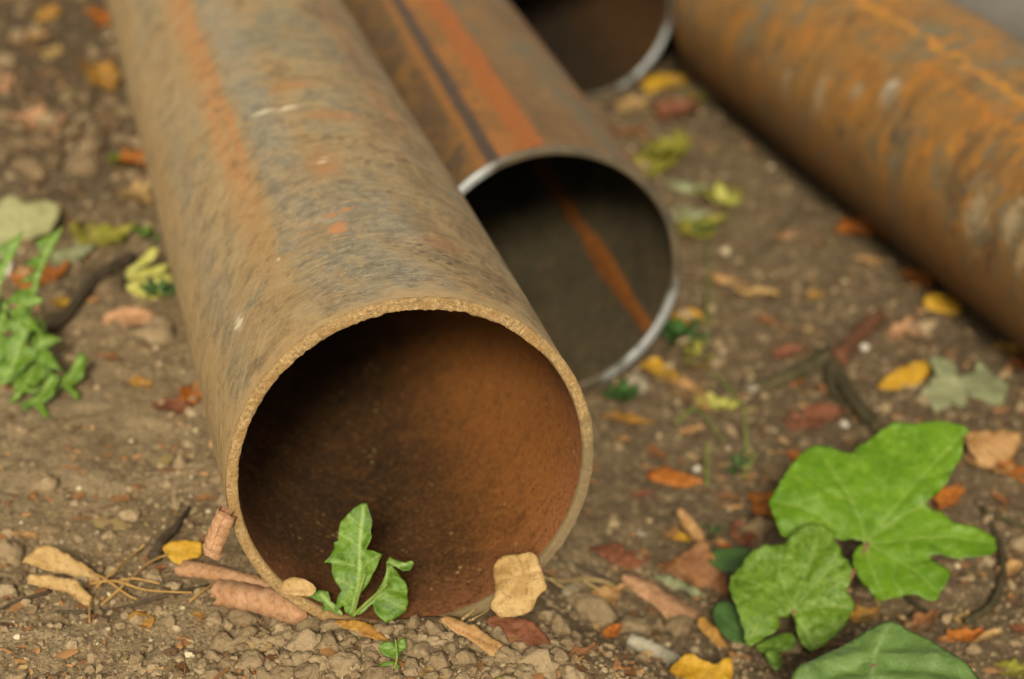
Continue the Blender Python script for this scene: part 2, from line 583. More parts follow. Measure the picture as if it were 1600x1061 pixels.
def mat_pipe_b():
    m = NT('banded_rust_steel')
    uv, u, v = pipe_base(m)
    K = .60
    L = lambda *c: lin(*c, K)
    big = m.noise(m.vec('UV', (10, 5, 1), (4, 2, 0)), 1, 6, .68, .8)
    med = m.noise(m.vec('UV', (30, 16, 1)), 1, 7, .75, .7)
    ring = m.noise(m.vec('UV', (9, 120, 1), (2, 0, 0)), 1, 6, .75, .3)
    spk = m.noise(m.vec('UV', (80, 180, 1), (1, 3, 0)), 1, 6, .8, .4)
    fine = m.noise(m.vec('UV', (300, 400, 1)), 1, 5, .75)
    wob = times(m, m.math('SUBTRACT', med, .5), .012)
    c = m.ramp(big, (.38, L(118, 86, 46)), (.48, L(140, 102, 56)), (.56, L(124, 100, 64)), (.64, L(112, 102, 78)))
    c = m.mix(times(m, m.step(m.math('ADD', times(m, ring, .6), times(m, big, .4)), .51, .56), .75), c, L(112, 106, 84))
    c = m.mix(times(m, m.step(ring, .47, .40), .6), c, L(92, 72, 44))
    c = m.mix(times(m, m.step(med, .56, .62), .6), c, L(164, 112, 54))
    # left flank: brown with yellow-orange wash
    c = m.mix(times(m, m.step(u, -.060, -.085), .85), c, m.mix(m.step(med, .46, .56), L(98, 74, 48), L(146, 104, 48)))
    c = m.mix(times(m, m.math('MULTIPLY', streak(m, u, v, -.0705, .006, .004, wob), m.step(spk, .36, .5)), .9), c, L(172, 112, 44))
    # dull orange band, bright ragged band, dark band
    c = m.mix(times(m, streak(m, u, v, -.0360, .0185, .003, wob), .95), c, m.mix(m.step(med, .43, .57), L(146, 100, 46), L(176, 112, 46)))
    rag = m.math('ADD', times(m, m.math('SUBTRACT', ring, .5), .045), wob)
    red = streak(m, u, v, -.0180, .0125, .002, rag)
    c = m.mix(times(m, red, .97), c, m.mix(m.step(spk, .42, .58), L(162, 84, 16), L(186, 108, 30)))
    c = m.mix(times(m, streak(m, u, v, -.0590, .0068, .0022, times(m, wob, .6)), .95), c, m.mix(m.step(spk, .4, .6), L(72, 56, 48), L(96, 76, 64)))
    c = m.mix(times(m, m.step(spk, .57, .66), .55), c, L(172, 132, 80))
    c = m.mix(times(m, m.step(spk, .43, .35), .6), c, L(74, 54, 32))
    c = m.mix(times(m, m.step(fine, .45, .33), .45), c, L(70, 52, 32))
    c = m.mix(times(m, m.math('MULTIPLY', m.step(m.noise(m.vec('UV', (20, 260, 1)), 1, 3), .60, .66), m.step(u, 0, .02)), .8), c, L(186, 130, 62))
    c = m.mix(times(m, m.step(u, .085, .12), .5), c, L(136, 88, 46))
    return m.done(m.principled(c, .75, 0, .35, m.bump(m.math('ADD', fine, times(m, red, .3)), .6, .0018)).outputs[0])


def mat_rust_line():
    m = NT('orange_rust_seam')
    p = m.vec('Object', (1, .25, 1))
    n = m.noise(p, 160, 5, .65)
    c = m.ramp(n, (.3, lin(112, 62, 18)), (.7, lin(150, 92, 34)))
    return m.done(m.principled(c, .85, 0, .25, m.bump(n, .6, .002)).outputs[0])


def mat_rim_steel():
    m = NT('bare_cut_steel')
    p = m.vec('Object')
    n = m.noise(p, 24, 4, .6)
    f = m.noise(p, 400, 4, .7)
    sx = m.t.nodes.new('ShaderNodeSeparateXYZ')
    m.t.links.new(p, sx.inputs[0])
    diag = m.math('ABSOLUTE', m.math('SUBTRACT', times(m, sx.outputs[0], .80), times(m, sx.outputs[2], .60)))
    bare = m.step(m.math('ADD', diag, times(m, m.math('SUBTRACT', n, .5), .05)), .112, .134)
    c = m.mix(bare, m.ramp(n, (.40, lin(70, 62, 48, .6)), (.60, lin(98, 84, 62, .6))), lin(178, 182, 184, .8))
    c = m.mix(times(m, m.step(f, .5, .75), .35), c, lin(104, 88, 66))
    return m.done(m.principled(c, .5, times(m, bare, .7), .4, m.bump(f, .5, .0012)).outputs[0])


def mat_pipe_d():
    m = NT('blotched_orange_rust_steel')
    uv, u, v = pipe_base(m)
    K = .58
    L = lambda *c: lin(*c, K)
    big = m.noise(m.vec('UV', (9, 8, 1), (2, 5, 0)), 1, 6, .68, 1.0)
    med = m.noise(m.vec('UV', (20, 26, 1), (6, 1, 0)), 1, 7, .74, .9)
    mot = m.noise(m.vec('UV', (38, 50, 1), (3, 3, 0)), 1, 7, .76, .8)
    hoop = m.noise(m.vec('UV', (10, 30, 1), (1, 7, 0)), 1, 6, .7, .8)       # smears that follow the curve of the pipe
    fine = m.noise(m.vec('UV', (200, 240, 1)), 1, 5, .75)
    wob = times(m, m.math('SUBTRACT', med, .5), .05)
    c = m.ramp(big, (.36, L(150, 104, 48)), (.45, L(168, 120, 56)), (.53, L(148, 114, 66)), (.62, L(132, 116, 82)))
    c = m.mix(times(m, m.step(hoop, .53, .60), .8), c, L(190, 126, 46))
    c = m.mix(times(m, m.step(hoop, .46, .39), .75), c, L(112, 84, 52))
    c = m.mix(times(m, m.math('MULTIPLY', m.step(med, .53, .58), m.step(big, .44, .52)), .85), c, L(128, 120, 98))
    c = m.mix(times(m, m.step(mot, .56, .62), .75), c, L(202, 132, 44))
    c = m.mix(times(m, m.step(mot, .45, .38), .75), c, L(104, 88, 62))
    c = m.mix(times(m, m.math('MULTIPLY', streak(m, u, v, -.050, .005, .005, wob), m.step(mot, .40, .50)), .9), c, L(218, 146, 44))
    c = m.mix(times(m, m.math('MULTIPLY', streak(m, u, v, -.085, .004, .005, times(m, wob, 1.3), None, -.55, .1), m.step(mot, .42, .54)), .7), c, L(202, 126, 40))
    c = m.mix(times(m, m.step(u, -.185, -.235), .55), c, L(124, 84, 38))
    mess = m.math('ADD', times(m, med, .45), times(m, m.noise(m.vec('UV', (80, 110, 1)), 1, 5, .78, .5), .65))
    for (u0, v0, ru, rv, col, k) in ((-.128, -.665, .020, .018, (214, 204, 180), .85), (-.150, -.60, .020, .014, (196, 182, 156), .75), (-.178, -.52, .036, .018, (190, 172, 140), .7), (-.196, -.42, .026, .014, (196, 176, 144), .7),
                                     (-.182, -.94, .036, .036, (204, 184, 144), .7), (-.165, -1.0, .03, .024, (206, 188, 150), .7), (-.19, -1.045, .024, .014, (208, 180, 134), .6),
                                     (-.140, -.84, .020, .014, (222, 148, 40), .9), (-.155, -.80, .014, .014, (214, 138, 36), .8), (-.165, -.72, .016, .016, (84, 78, 66), .85), (-.155, -.75, .022, .018, (98, 90, 72), .75),
                                     (-.205, -.60, .016, .016, (84, 74, 58), .8), (-.190, -.30, .012, .03, (104, 84, 60), .7), (-.09, -.62, .034, .024, (128, 116, 86), .75),
                                     (-.180, -.900, .045, .016, (84, 60, 42), .85), (-.200, -.985, .040, .016, (88, 62, 42), .8), (-.150, -.865, .03, .012, (96, 70, 48), .7)):
        c = m.mix(times(m, blob(m, u, v, u0, v0, ru, rv, mess, 3.4), k), c, L(*col))
    c = m.mix(times(m, m.step(fine, .45, .33), .5), c, L(84, 56, 30))
    c = m.mix(times(m, m.step(fine, .56, .68), .4), c, L(210, 156, 92))
    return m.done(m.principled(c, .8, 0, .3, m.bump(m.math('ADD', fine, mot), .6, .002)).outputs[0])


def mat_pipe_grey():
    m = NT('grey_primed_steel')
    uv, u, v = pipe_base(m)
    n = m.noise(m.vec('UV', (10, 6, 1)), 1, 5, .6)
    f = m.noise(m.vec('UV', (150, 150, 1)), 1, 4, .7)
    c = m.ramp(n, (.3, lin(112, 104, 98)), (.7, lin(134, 128, 122)))
    c = m.mix(times(m, m.step(f, .55, .75), .4), c, lin(140, 104, 70))
    return m.done(m.principled(c, .6, 0, .4, m.bump(f, .4, .001)).outputs[0])


MAT_BORE_A = mat_bore('rusted_bore', .62, ((66, 44, 20), (82, 54, 24), (98, 64, 30)), (190, 118, 52), (184, 118, 76))  # dark base also carries the shade of floor and left wall
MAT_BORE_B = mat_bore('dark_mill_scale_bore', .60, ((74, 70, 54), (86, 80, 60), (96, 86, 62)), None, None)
MAT_BORE_C = mat_bore('dark_brown_bore', .5, ((30, 24, 16), (38, 30, 18), (46, 36, 20)), (104, 68, 28), None)  # near-black base paints in the mouth's shade, right wall lighter as if lit
MAT_SEAM, MAT_RIM_S = mat_rust_line(), mat_rim_steel()


def lathe_tube(name, R, y0, y1, mat, parent, na=180, nl=50, inner=False, end=None, dent=0.0):
    th = np.linspace(-math.pi, math.pi, na + 1)
    ys = np.linspace(y0, y1, nl + 1)
    T, Yv = np.meshgrid(th, ys)
    rr = R + dent * vnoise((np.sin(T) * 1.3 + 3) * 2, Yv * 4 + np.cos(T) * 2, 8)
    V = np.stack([rr * np.sin(T), Yv, rr * np.cos(T)], -1).reshape(-1, 3)
    UV = np.stack([T * R, Yv], -1).reshape(-1, 2)
    i = np.arange((nl + 1) * (na + 1)).reshape(nl + 1, na + 1)
    q = np.stack([i[:-1, :-1], i[:-1, 1:], i[1:, 1:], i[1:, :-1]], -1).reshape(-1, 4)
    flip = (y1 > y0) == inner
    if not flip:
        q = q[:, ::-1]
    faces = q.tolist()
    V, UV = V.tolist(), UV.tolist()
    if end:                                              # closing ring at y1
        b = nl * (na + 1)
        n0 = len(V)
        for t in th:
            V.append((end * math.sin(t), y1, end * math.cos(t)))
            UV.append((t * R, y1))
        faces += [[b + k, b + k + 1, n0 + k + 1, n0 + k] for k in range(na)]
    return mesh_obj(name, V, faces, mat, parent, uv=UV)


def rim_ring(name, R, ri, mat, parent, y_in=0.004, rough=0.0, n=720, sgn=1):
    prof = [(R + .0001, y_in), (R - .0002, .0012), (R - .0012, .0002), (R * .75 + ri * .25, 0), ((R + ri) / 2, 0), (R * .25 + ri * .75, 0), (ri + .0012, .0002), (ri + .0002, .0014), (ri - .0001, y_in)]
    V, faces = [], []
    th = np.linspace(-math.pi, math.pi, n, endpoint=False)
    for k, (r, y) in enumerate(prof):
        e = 0 if k in (0, len(prof) - 1) else 1
        top = 0.45 + 0.55 * smooth(-.2, .7, np.cos(th))
        na = vnoise(th * R * 210, np.full(n, k * .9), 12) * .5 + vnoise(th * R * 560, np.full(n, k * 1.7), 13) * .35 + vnoise(th * R * 45, np.full(n, k * .4), 14) * .9
        na = na + 1.6 * np.clip(vnoise(th * R * 120, np.full(n, k * .5), 16) - .25, 0, 1) * smooth(.1, .7, np.sin(th + .35))
        dr = rough * na * e * top
        dy = -rough * 1.3 * np.abs(vnoise(th * R * 300 + 9, np.full(n, k * .8), 15)) * e * top
        rr = r + dr * .7
        V += np.stack([rr * np.sin(th), sgn * (y + dy), rr * np.cos(th)], -1).tolist()
    for k in range(len(prof) - 1):
        for j in range(n):
            a, b = k * n + j, k * n + (j + 1) % n
            f = [a, b, b + n, a + n]
            faces.append(f if sgn > 0 else f[::-1])
    return mesh_obj(name, V, faces, mat, parent)


def make_pipe(P, R, ri, y_len, mats, label, rough=0.0, seam=None, dent=.0008, sgn=1, group='steel pipes lying on the ground'):
    (mx, my, mz), h = P
    root = empty('steel_pipe', (mx, my, mz - R), (0, 0, -h))
    tag(root, label, 'pipe', group)
    hub = Vector((0, 0, R))
    parts = []
    parts.append(lathe_tube('outer_wall', R, .0035 * sgn, y_len, mats[0], root, end=ri, dent=dent))
    parts.append(lathe_tube('bore', ri, .0035 * sgn, y_len, mats[1], root, inner=True, na=140, nl=30))
    parts.append(rim_ring('cut_edge', R, ri, mats[2], root, rough=rough, sgn=sgn))
    if seam:
        u0, w = seam
        V, F, th0 = [], [], u0 / ri
        ys = np.linspace(.004, y_len - .01, 60)
        for y in ys:
            k = 0.75 + .35 * vnoise(y * 30, 0., 21)
            for q in (-1, -.5, 0, .5, 1):
                t = th0 + q * w * k / ri
                r = ri + .0004 - .0024 * (1 - q * q)
                V.append((r * math.sin(t), y, r * math.cos(t)))
        for a in range(len(ys) - 1):
            for b in range(4):
                F.append([a * 5 + b, a * 5 + b + 1, a * 5 + b + 6, a * 5 + b + 5])
        parts.append(mesh_obj('weld_seam', V, F, MAT_SEAM, root))
    for o in parts:
        o.location = hub
    return root


PIPE_MATS = {'a': mat_pipe_a(), 'b': mat_pipe_b(), 'd': mat_pipe_d(), 'g': mat_pipe_grey(), 'rim_a': mat_rim_a()}
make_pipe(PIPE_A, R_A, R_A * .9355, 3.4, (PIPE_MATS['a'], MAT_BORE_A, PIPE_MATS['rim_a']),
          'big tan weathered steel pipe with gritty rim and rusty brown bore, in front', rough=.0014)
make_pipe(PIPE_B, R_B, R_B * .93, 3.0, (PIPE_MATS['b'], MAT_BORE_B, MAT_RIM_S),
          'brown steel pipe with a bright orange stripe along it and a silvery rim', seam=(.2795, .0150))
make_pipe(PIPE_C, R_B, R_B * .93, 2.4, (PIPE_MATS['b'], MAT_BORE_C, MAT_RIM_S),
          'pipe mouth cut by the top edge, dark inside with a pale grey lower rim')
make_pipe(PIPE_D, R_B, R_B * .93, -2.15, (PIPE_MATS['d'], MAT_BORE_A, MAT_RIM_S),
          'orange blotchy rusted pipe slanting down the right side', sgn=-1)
hd = PIPE_D[1]
PIPE_E = ((PIPE_D[0][0] + .287 * math.cos(hd) + .5 * math.sin(hd), PIPE_D[0][1] - .287 * math.sin(hd) + .5 * math.cos(hd), PIPE_D[0][2]), hd)
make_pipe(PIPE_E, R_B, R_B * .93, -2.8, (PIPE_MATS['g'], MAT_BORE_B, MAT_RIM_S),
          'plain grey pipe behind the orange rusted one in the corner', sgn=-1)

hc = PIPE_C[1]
PIPE_GAP_ADDED = ((PIPE_C[0][0] + .285 * math.cos(hc) + .16 * math.sin(hc), PIPE_C[0][1] - .285 * math.sin(hc) + .16 * math.cos(hc), PIPE_C[0][2]), hc)  # added pipe: its dark bore stands in for shade in the gap
make_pipe(PIPE_GAP_ADDED, R_B, R_B * .93, 2.2, (PIPE_MATS['d'], MAT_BORE_B, MAT_RIM_S),
          'added pipe end that darkens the gap behind the third mouth and the orange pipe')

# ---------------------------------------------------------------- loose soil
def ico(sub):
    import bmesh
    bm = bmesh.new()
    bmesh.ops.create_icosphere(bm, subdivisions=sub, radius=1)
    V = np.array([v.co[:] for v in bm.verts])
    F = np.array([[v.index for v in f.verts] for f in bm.faces])
    bm.free()
    return V, F


ICO1, ICO2, ICO3 = ico(1), ico(2), ico(3)


def lump(base, seed, amp=0.35, freq=1.3):
    V, F = base
    r = 1 + amp * (vnoise(V[:, 0] * freq + seed, V[:, 1] * freq + V[:, 2] * 1.7, 31) + .5 * vnoise(V[:, 0] * freq * 2.3 + seed, V[:, 2] * freq * 2.3 - V[:, 1], 32)
                   + .45 * vnoise(V[:, 1] * freq * 4.2 + seed, V[:, 2] * freq * 4.2 + V[:, 0] * 3, 33))
    W = V * r[:, None]
    # a few flat broken faces
    g = np.random.default_rng(seed)
    for _ in range(4):
        n = g.normal(size=3)
        n /= np.linalg.norm(n)
        d = W @ n - .68
        W = W - np.clip(d, 0, None)[:, None] * n * .85
    return W, F


def rot_mats(n, g):
    q = g.normal(size=(n, 4))
    q /= np.linalg.norm(q, axis=1)[:, None]
    w, x, y, z = q.T
    return np.stack([np.stack([1 - 2 * (y * y + z * z), 2 * (x * y - z * w), 2 * (x * z + y * w)], -1),
                     np.stack([2 * (x * y + z * w), 1 - 2 * (x * x + z * z), 2 * (y * z - x * w)], -1),
                     np.stack([2 * (x * z - y * w), 2 * (y * z + x * w), 1 - 2 * (x * x + y * y)], -1)], 1)


def inside_pipe(x, y, m=.0):
    bad = np.zeros(len(x), bool)
    for P, L, sg in ((PIPE_A, 3.4, 1), (PIPE_B, 3, 1), (PIPE_C, 2.4, 1), (PIPE_D, 2.15, -1)):
        s, t = axis_coords(P, x, y)
        bad |= (np.abs(s) < .075 + m) & (t * sg > -.004) & (t * sg < L)
    return bad


def scatter(name, n, size, mat, label, base=ICO1, var=10, sink=.3, region=None, seed=1, pale=0.0, smooth_it=False, mu=.45):
    g = np.random.default_rng(seed)
    # spread evenly over the picture so that near ground carries as many crumbs as it shows
    x = np.zeros(0)
    y = np.zeros(0)
    while len(x) < n:
        yy = 1.22 + 2.4 * g.random(n) ** 2.1
        xx = (g.random(n) * 2 - 1) * (.27 * yy + .06)
        dens = .5 + .5 * vnoise(xx * 7, yy * 7, 41) + .25 * vnoise(xx * 25, yy * 25, 42)
        ok = (g.random(n) < np.clip(dens, .08, 1)) & ~inside_pipe(xx, yy)
        if region:
            ok &= g.random(n) < region(xx, yy)
        x, y = np.r_[x, xx[ok]], np.r_[y, yy[ok]]
    x, y = x[:n], y[:n]
    s = size(g, n)
    z = gh(x, y) + s * (1 - 2 * sink) * .6
    R = rot_mats(n, g)
    which = g.integers(0, var, n)
    tint = np.clip(g.normal(mu, .22, n), 0, 1)
    tint[g.random(n) < pale] = 1
    VV, FF, TT, off = [], [], [], 0
    for k in range(var):
        W, F = lump(base, seed * 50 + k)
        idx = np.nonzero(which == k)[0]
        sc = s[idx, None] * (g.random((len(idx), 3)) * .5 + .65)
        P = np.einsum('nij,nvj->nvi', R[idx], W[None] * sc[:, None, :])
        P[:, :, 2] *= .8
        P += np.stack([x[idx], y[idx], z[idx]], -1)[:, None, :]
        VV.append(P.reshape(-1, 3))
        TT.append(np.repeat(tint[idx], len(W)))
        FF.append((F[None] + (off + np.arange(len(idx)) * len(W))[:, None, None]).reshape(-1, 3))
        off += len(idx) * len(W)
    V, F, T = np.concatenate(VV), np.concatenate(FF), np.concatenate(TT)
    me = bpy.data.meshes.new(name)
    me.vertices.add(len(V))
    me.vertices.foreach_set('co', V.astype(np.float32).ravel())
    me.loops.add(F.size)
    me.loops.foreach_set('vertex_index', F.ravel().astype(np.int32))
    me.polygons.add(len(F))
    me.polygons.foreach_set('loop_start', np.arange(0, F.size, 3, dtype=np.int32))
    me.update(calc_edges=True)
    me.polygons.foreach_set('use_smooth', np.full(len(F), smooth_it))
    a = me.attributes.new('tint', 'FLOAT', 'POINT')
    a.data.foreach_set('value', T.astype(np.float32))
    me.materials.append(mat)
    o = link(bpy.data.objects.new(name, me))
    return tag(o, label, None, None, 'stuff')


def lefty(x, y):
    return np.where(x < .25, 1.0, .55)


scatter('soil_crumbs', 15000, lambda g, n: .0009 + .0012 * g.gamma(1.3, .7, n), MAT_CRUMB, 'fine crumbs of dry brown soil all over the ground', seed=2, pale=.015, region=lefty)
scatter('soil_lumps', 1900, lambda g, n: .0022 + .0021 * g.gamma(1.4, .65, n), MAT_CRUMB, 'small lumps of dry soil lying on the ground', base=ICO2, seed=3, pale=.006)
scatter('coarse_soil_lumps', 300, lambda g, n: .006 + .0045 * g.gamma(1.5, .6, n), MAT_CRUMB, 'coarse lumps of broken soil on the bank left of the big pipe', base=ICO2, seed=4, mu=.08,
        region=lambda x, y: ((y > 2.2) & (x < -.25)) * 1.0)


def scraps(name, n, label, seed=9):
    """torn bits of dry leaf and bark, a few millimetres each, past counting"""
    g = np.random.default_rng(seed)
    V, F, T = [], [], []
    while True:
        y = 1.22 + 2.4 * g.random() ** 1.7
        x = (g.random() * 2 - 1) * (.27 * y + .06)
        if inside_pipe(np.array([x]), np.array([y]), .01)[0] or g.random() > .5 + .5 * float(vnoise(x * 6, y * 6, 43)) + (.25 if x > .15 else 0):
            continue
        L = .0025 + .0025 * g.gamma(1.4, .8)
        w = L * (g.uniform(.3, .8) if g.random() < .5 else g.uniform(.06, .2))
        a = g.random() * 6.28
        c, s_ = math.cos(a), math.sin(a)
        z = float(gh(x, y)[0]) + .0012
        b = len(V)
        for u, v in ((0, -1), (1, -.6), (1.2, .5), (.2, 1), (-.9, .7), (-1.1, -.4)):
            u, v = u * L * g.uniform(.7, 1.2), v * w * g.uniform(.6, 1.3)
            V.append((x + u * c - v * s_, y + u * s_ + v * c, z + g.uniform(-.001, .0028)))
        V.append((x, y, z + g.uniform(.001, .003)))
        F += [[b + 6, b + k, b + (k + 1) % 6] for k in range(6)]
        T += [g.random()] * 7
        if len(F) >= n * 6:
            break
    o = mesh_obj(name, V, F, MAT_SCRAP, attrs={'tint': T})
    return tag(o, label, None, None, 'stuff')


def scrap_material():
    m = NT('torn_leaf_bits')
    c = m.ramp(m.attr('tint'), (0, lin(92, 62, 38)), (.3, lin(140, 98, 60)), (.5, lin(176, 130, 82)), (.7, lin(142, 98, 58)), (.85, lin(196, 162, 114)), (1, lin(122, 116, 62)))
    n = m.noise(m.geo_pos(), 160, 3)
    c = m.mix(times(m, m.step(n, .5, .7), .4), c, lin(84, 56, 34))
    return m.done(m.principled(c, .8, 0, .25).outputs[0])


MAT_SCRAP = scrap_material()
scraps('leaf_crumbs', 2400, 'torn bits of dry leaf sprinkled over the soil')

# a patch of broken clods in front of the mouth
clod_meshes = []
for k in range(14):
    W, F = lump(ICO3, 700 + k, .38, 1.5)
    me = bpy.data.meshes.new('soil_clod')
    me.from_pydata(W.tolist(), [], F.tolist())
    me.polygons.foreach_set('use_smooth', [True] * len(me.polygons))
    a = me.attributes.new('tint', 'FLOAT', 'POINT')
    a.data.foreach_set('value', np.full(len(W), random.uniform(.3, .68), np.float32))
    me.materials.append(MAT_CRUMB)
    clod_meshes.append(me)


def clod(px, py, size, label, group=None, flat=.75):
    p = at(px, py)
    o = link(bpy.data.objects.new('soil_clod', random.choice(clod_meshes)))
    o.location = (p.x, p.y, float(gh(p.x, p.y)[0]) + size * flat * .35)
    o.rotation_euler = (random.uniform(-.3, .3), random.uniform(-.3, .3), random.uniform(0, 6.3))
    o.scale = (size * random.uniform(.85, 1.2), size * random.uniform(.8, 1.1), size * flat)
    return tag(o, label, 'clod', group)


g2 = random.Random(5)
placed = []
tries = 0
while len(placed) < 105 and tries < 6000:
    tries += 1
    px, py = g2.uniform(330, 900), g2.uniform(968, 1066)
    s = g2.uniform(.0050, .0125)
    if px > 520 and py < 985:
        continue
    if any((px - a) ** 2 + ((py - b) * 1.6) ** 2 < ((s + c) * 2050 * .8) ** 2 for a, b, c in placed):
        continue
    placed.append((px, py, s))
    clod(px, py, s, 'crumbly grey-brown soil clod in the broken patch before the big pipe', 'broken clods before the pipe mouth')
for (px, py, s, lab) in ((140, 240, .017, 'rounded grey-brown clod beside the upper left edge of the big pipe'),
                         (1060, 985, .014, 'squat brown clod behind the grey stick end'),
                         (835, 1048, .017, 'broad low clod at the bottom edge below the mouth'),
                         (248, 532, .019, 'flat grey clod on the ground left of the pipe below the tan curled leaf'),
                         (1185, 830, .015, 'grey clod between the orange leaf and the lobed green leaf'),
                         (75, 765, .012, 'small pale clod on the dry left foreground'),
                         (20, 870, .013, 'tan clod at the left edge by the beige curled leaves'),
                         (915, 955, .020, 'grey angular clod in the shade right of the pipe mouth'),
                         (985, 985, .014, 'dark clod above the grey stick')):
    clod(px, py, s, lab)

# ---------------------------------------------------------------- leaf materials
def leaf_material(name, c0, c1, dark, vein, trans=.25, rough=.6, spot=.35, scale=60, veinamt=.6):
    m = NT(name)
    p = m.vec('Object')
    info = m.t.nodes.new('ShaderNodeObjectInfo')
    add = m.t.nodes.new('ShaderNodeVectorMath')
    add.operation = 'ADD'
    m.t.links.new(p, add.inputs[0])
    m.t.links.new(info.outputs['Random'], add.inputs[1])
    p = add.outputs[0]
    a = m.noise(p, scale, 4, .6, .3)
    b = m.noise(p, scale * 5, 4, .7)
    c = m.ramp(a, (.32, lin(*c0)), (.68, lin(*c1)))
    mid = m.noise(p, scale * 2.6, 5, .72, .6)
    c = m.mix(times(m, m.step(mid, .52, .66), spot * 1.1), c, lin(*dark))
    c = m.mix(times(m, m.step(mid, .46, .34), spot * .8), c, lin(*vein))
    c = m.mix(times(m, m.step(b, .56, .70), spot * 1.2), c, lin(*dark))
    c = m.mix(times(m, m.attr('edge'), .55), c, lin(*dark))
    c = m.mix(times(m, m.attr('vein'), veinamt), c, lin(*vein))
    bs = m.principled(c, rough, 0, .35, m.bump(m.math('ADD', b, mid), .5, .0016))
    tr = m.node('ShaderNodeBsdfTranslucent', Color=c)
    mx = m.node('ShaderNodeMixShader', Fac=trans)
    m.t.links.new(bs.outputs[0], mx.inputs[1])
    m.t.links.new(tr.outputs[0], mx.inputs[2])
    return m.done(mx.outputs[0])


LM = {
    'beige': leaf_material('beige_leaf', (186, 150, 90), (210, 178, 120), (140, 92, 46), (150, 104, 56), spot=.5),
    'tan': leaf_material('tan_leaf', (186, 140, 86), (208, 166, 112), (128, 84, 44), (138, 92, 50)),
    'pink': leaf_material('pinkish_leaf', (190, 142, 100), (216, 170, 130), (132, 82, 52), (132, 84, 54), spot=.45),
    'orange': leaf_material('orange_leaf', (176, 94, 28), (204, 132, 52), (120, 56, 18), (128, 66, 24)),
    'yellow': leaf_material('yellow_leaf', (204, 152, 30), (226, 180, 52), (150, 96, 24), (220, 186, 90), trans=.3),
    'ochre': leaf_material('ochre_leaf', (176, 124, 48), (204, 156, 72), (110, 74, 30), (124, 84, 38)),
    'brown': leaf_material('brown_leaf', (134, 88, 50), (166, 114, 70), (84, 52, 28), (90, 58, 34)),
    'red': leaf_material('redbrown_leaf', (122, 72, 46), (158, 98, 68), (82, 46, 28), (92, 54, 36)),
    'pale': leaf_material('pale_green_leaf', (150, 150, 100), (174, 172, 124), (116, 114, 68), (188, 186, 138), scale=40),
    'greygreen': leaf_material('grey_green_leaf', (138, 144, 104), (166, 168, 128), (104, 106, 72), (176, 178, 138), scale=40),
    'olive': leaf_material('olive_leaf', (132, 128, 40), (168, 160, 60), (94, 86, 30), (176, 168, 84)),
    'yellowgreen': leaf_material('yellow_green_leaf', (176, 176, 74), (206, 200, 108), (128, 124, 44), (214, 208, 130)),
    'dark': leaf_material('dark_green_leaf', (58, 92, 40), (78, 114, 52), (40, 62, 28), (104, 134, 76), trans=.15, rough=.5),
    'green': leaf_material('fresh_green_leaf', (84, 120, 26), (114, 150, 44), (50, 80, 18), (168, 192, 108), trans=.25, rough=.42, spot=.45, veinamt=.75),
    'colts': leaf_material('broad_green_leaf', (92, 134, 14), (114, 154, 24), (70, 106, 12), (168, 190, 104), trans=.28, rough=.48, spot=.35, scale=36, veinamt=.34),
    'coltsround': leaf_material('crinkled_green_leaf', (90, 128, 20), (118, 152, 40), (58, 88, 16), (168, 190, 104), trans=.28, rough=.45, spot=.6, scale=70, veinamt=.3),
    'matte': leaf_material('matte_dark_green_leaf', (84, 112, 50), (100, 130, 62), (66, 94, 40), (138, 160, 104), trans=.15, rough=.6, spot=.35, scale=30, veinamt=.7),
}


def bark(name, c0, c1):
    m = NT(name)
    p = m.vec('Object')
    a = m.noise(p, 90, 5, .65)
    b = m.noise(p, 420, 4, .7)
    c = m.ramp(a, (.3, lin(*c0)), (.7, lin(*c1)))
    return m.done(m.principled(c, .85, 0, .25, m.bump(m.math('ADD', a, b), .8, .0016)).outputs[0])


BK = {'dark': bark('dark_bark', (56, 46, 34), (92, 78, 58)), 'brown': bark('red_brown_bark', (86, 54, 36), (124, 82, 56)),
      'straw': bark('dry_straw', (176, 146, 92), (214, 186, 130)), 'grey': bark('bleached_wood', (150, 142, 122), (184, 176, 156)),
      'stalk': bark('ochre_stalk', (150, 112, 56), (190, 152, 92)), 'greenstem': bark('green_stem', (96, 118, 44), (138, 156, 70)),
      'purple': bark('purplish_stem', (112, 76, 62), (150, 112, 88)), 'olive': bark('olive_bark', (54, 50, 32), (92, 82, 54)),
      'white': bark('chalky_stone', (196, 188, 172), (226, 218, 204)), 'stone': bark('grey_stone', (136, 124, 104), (166, 154, 132))}


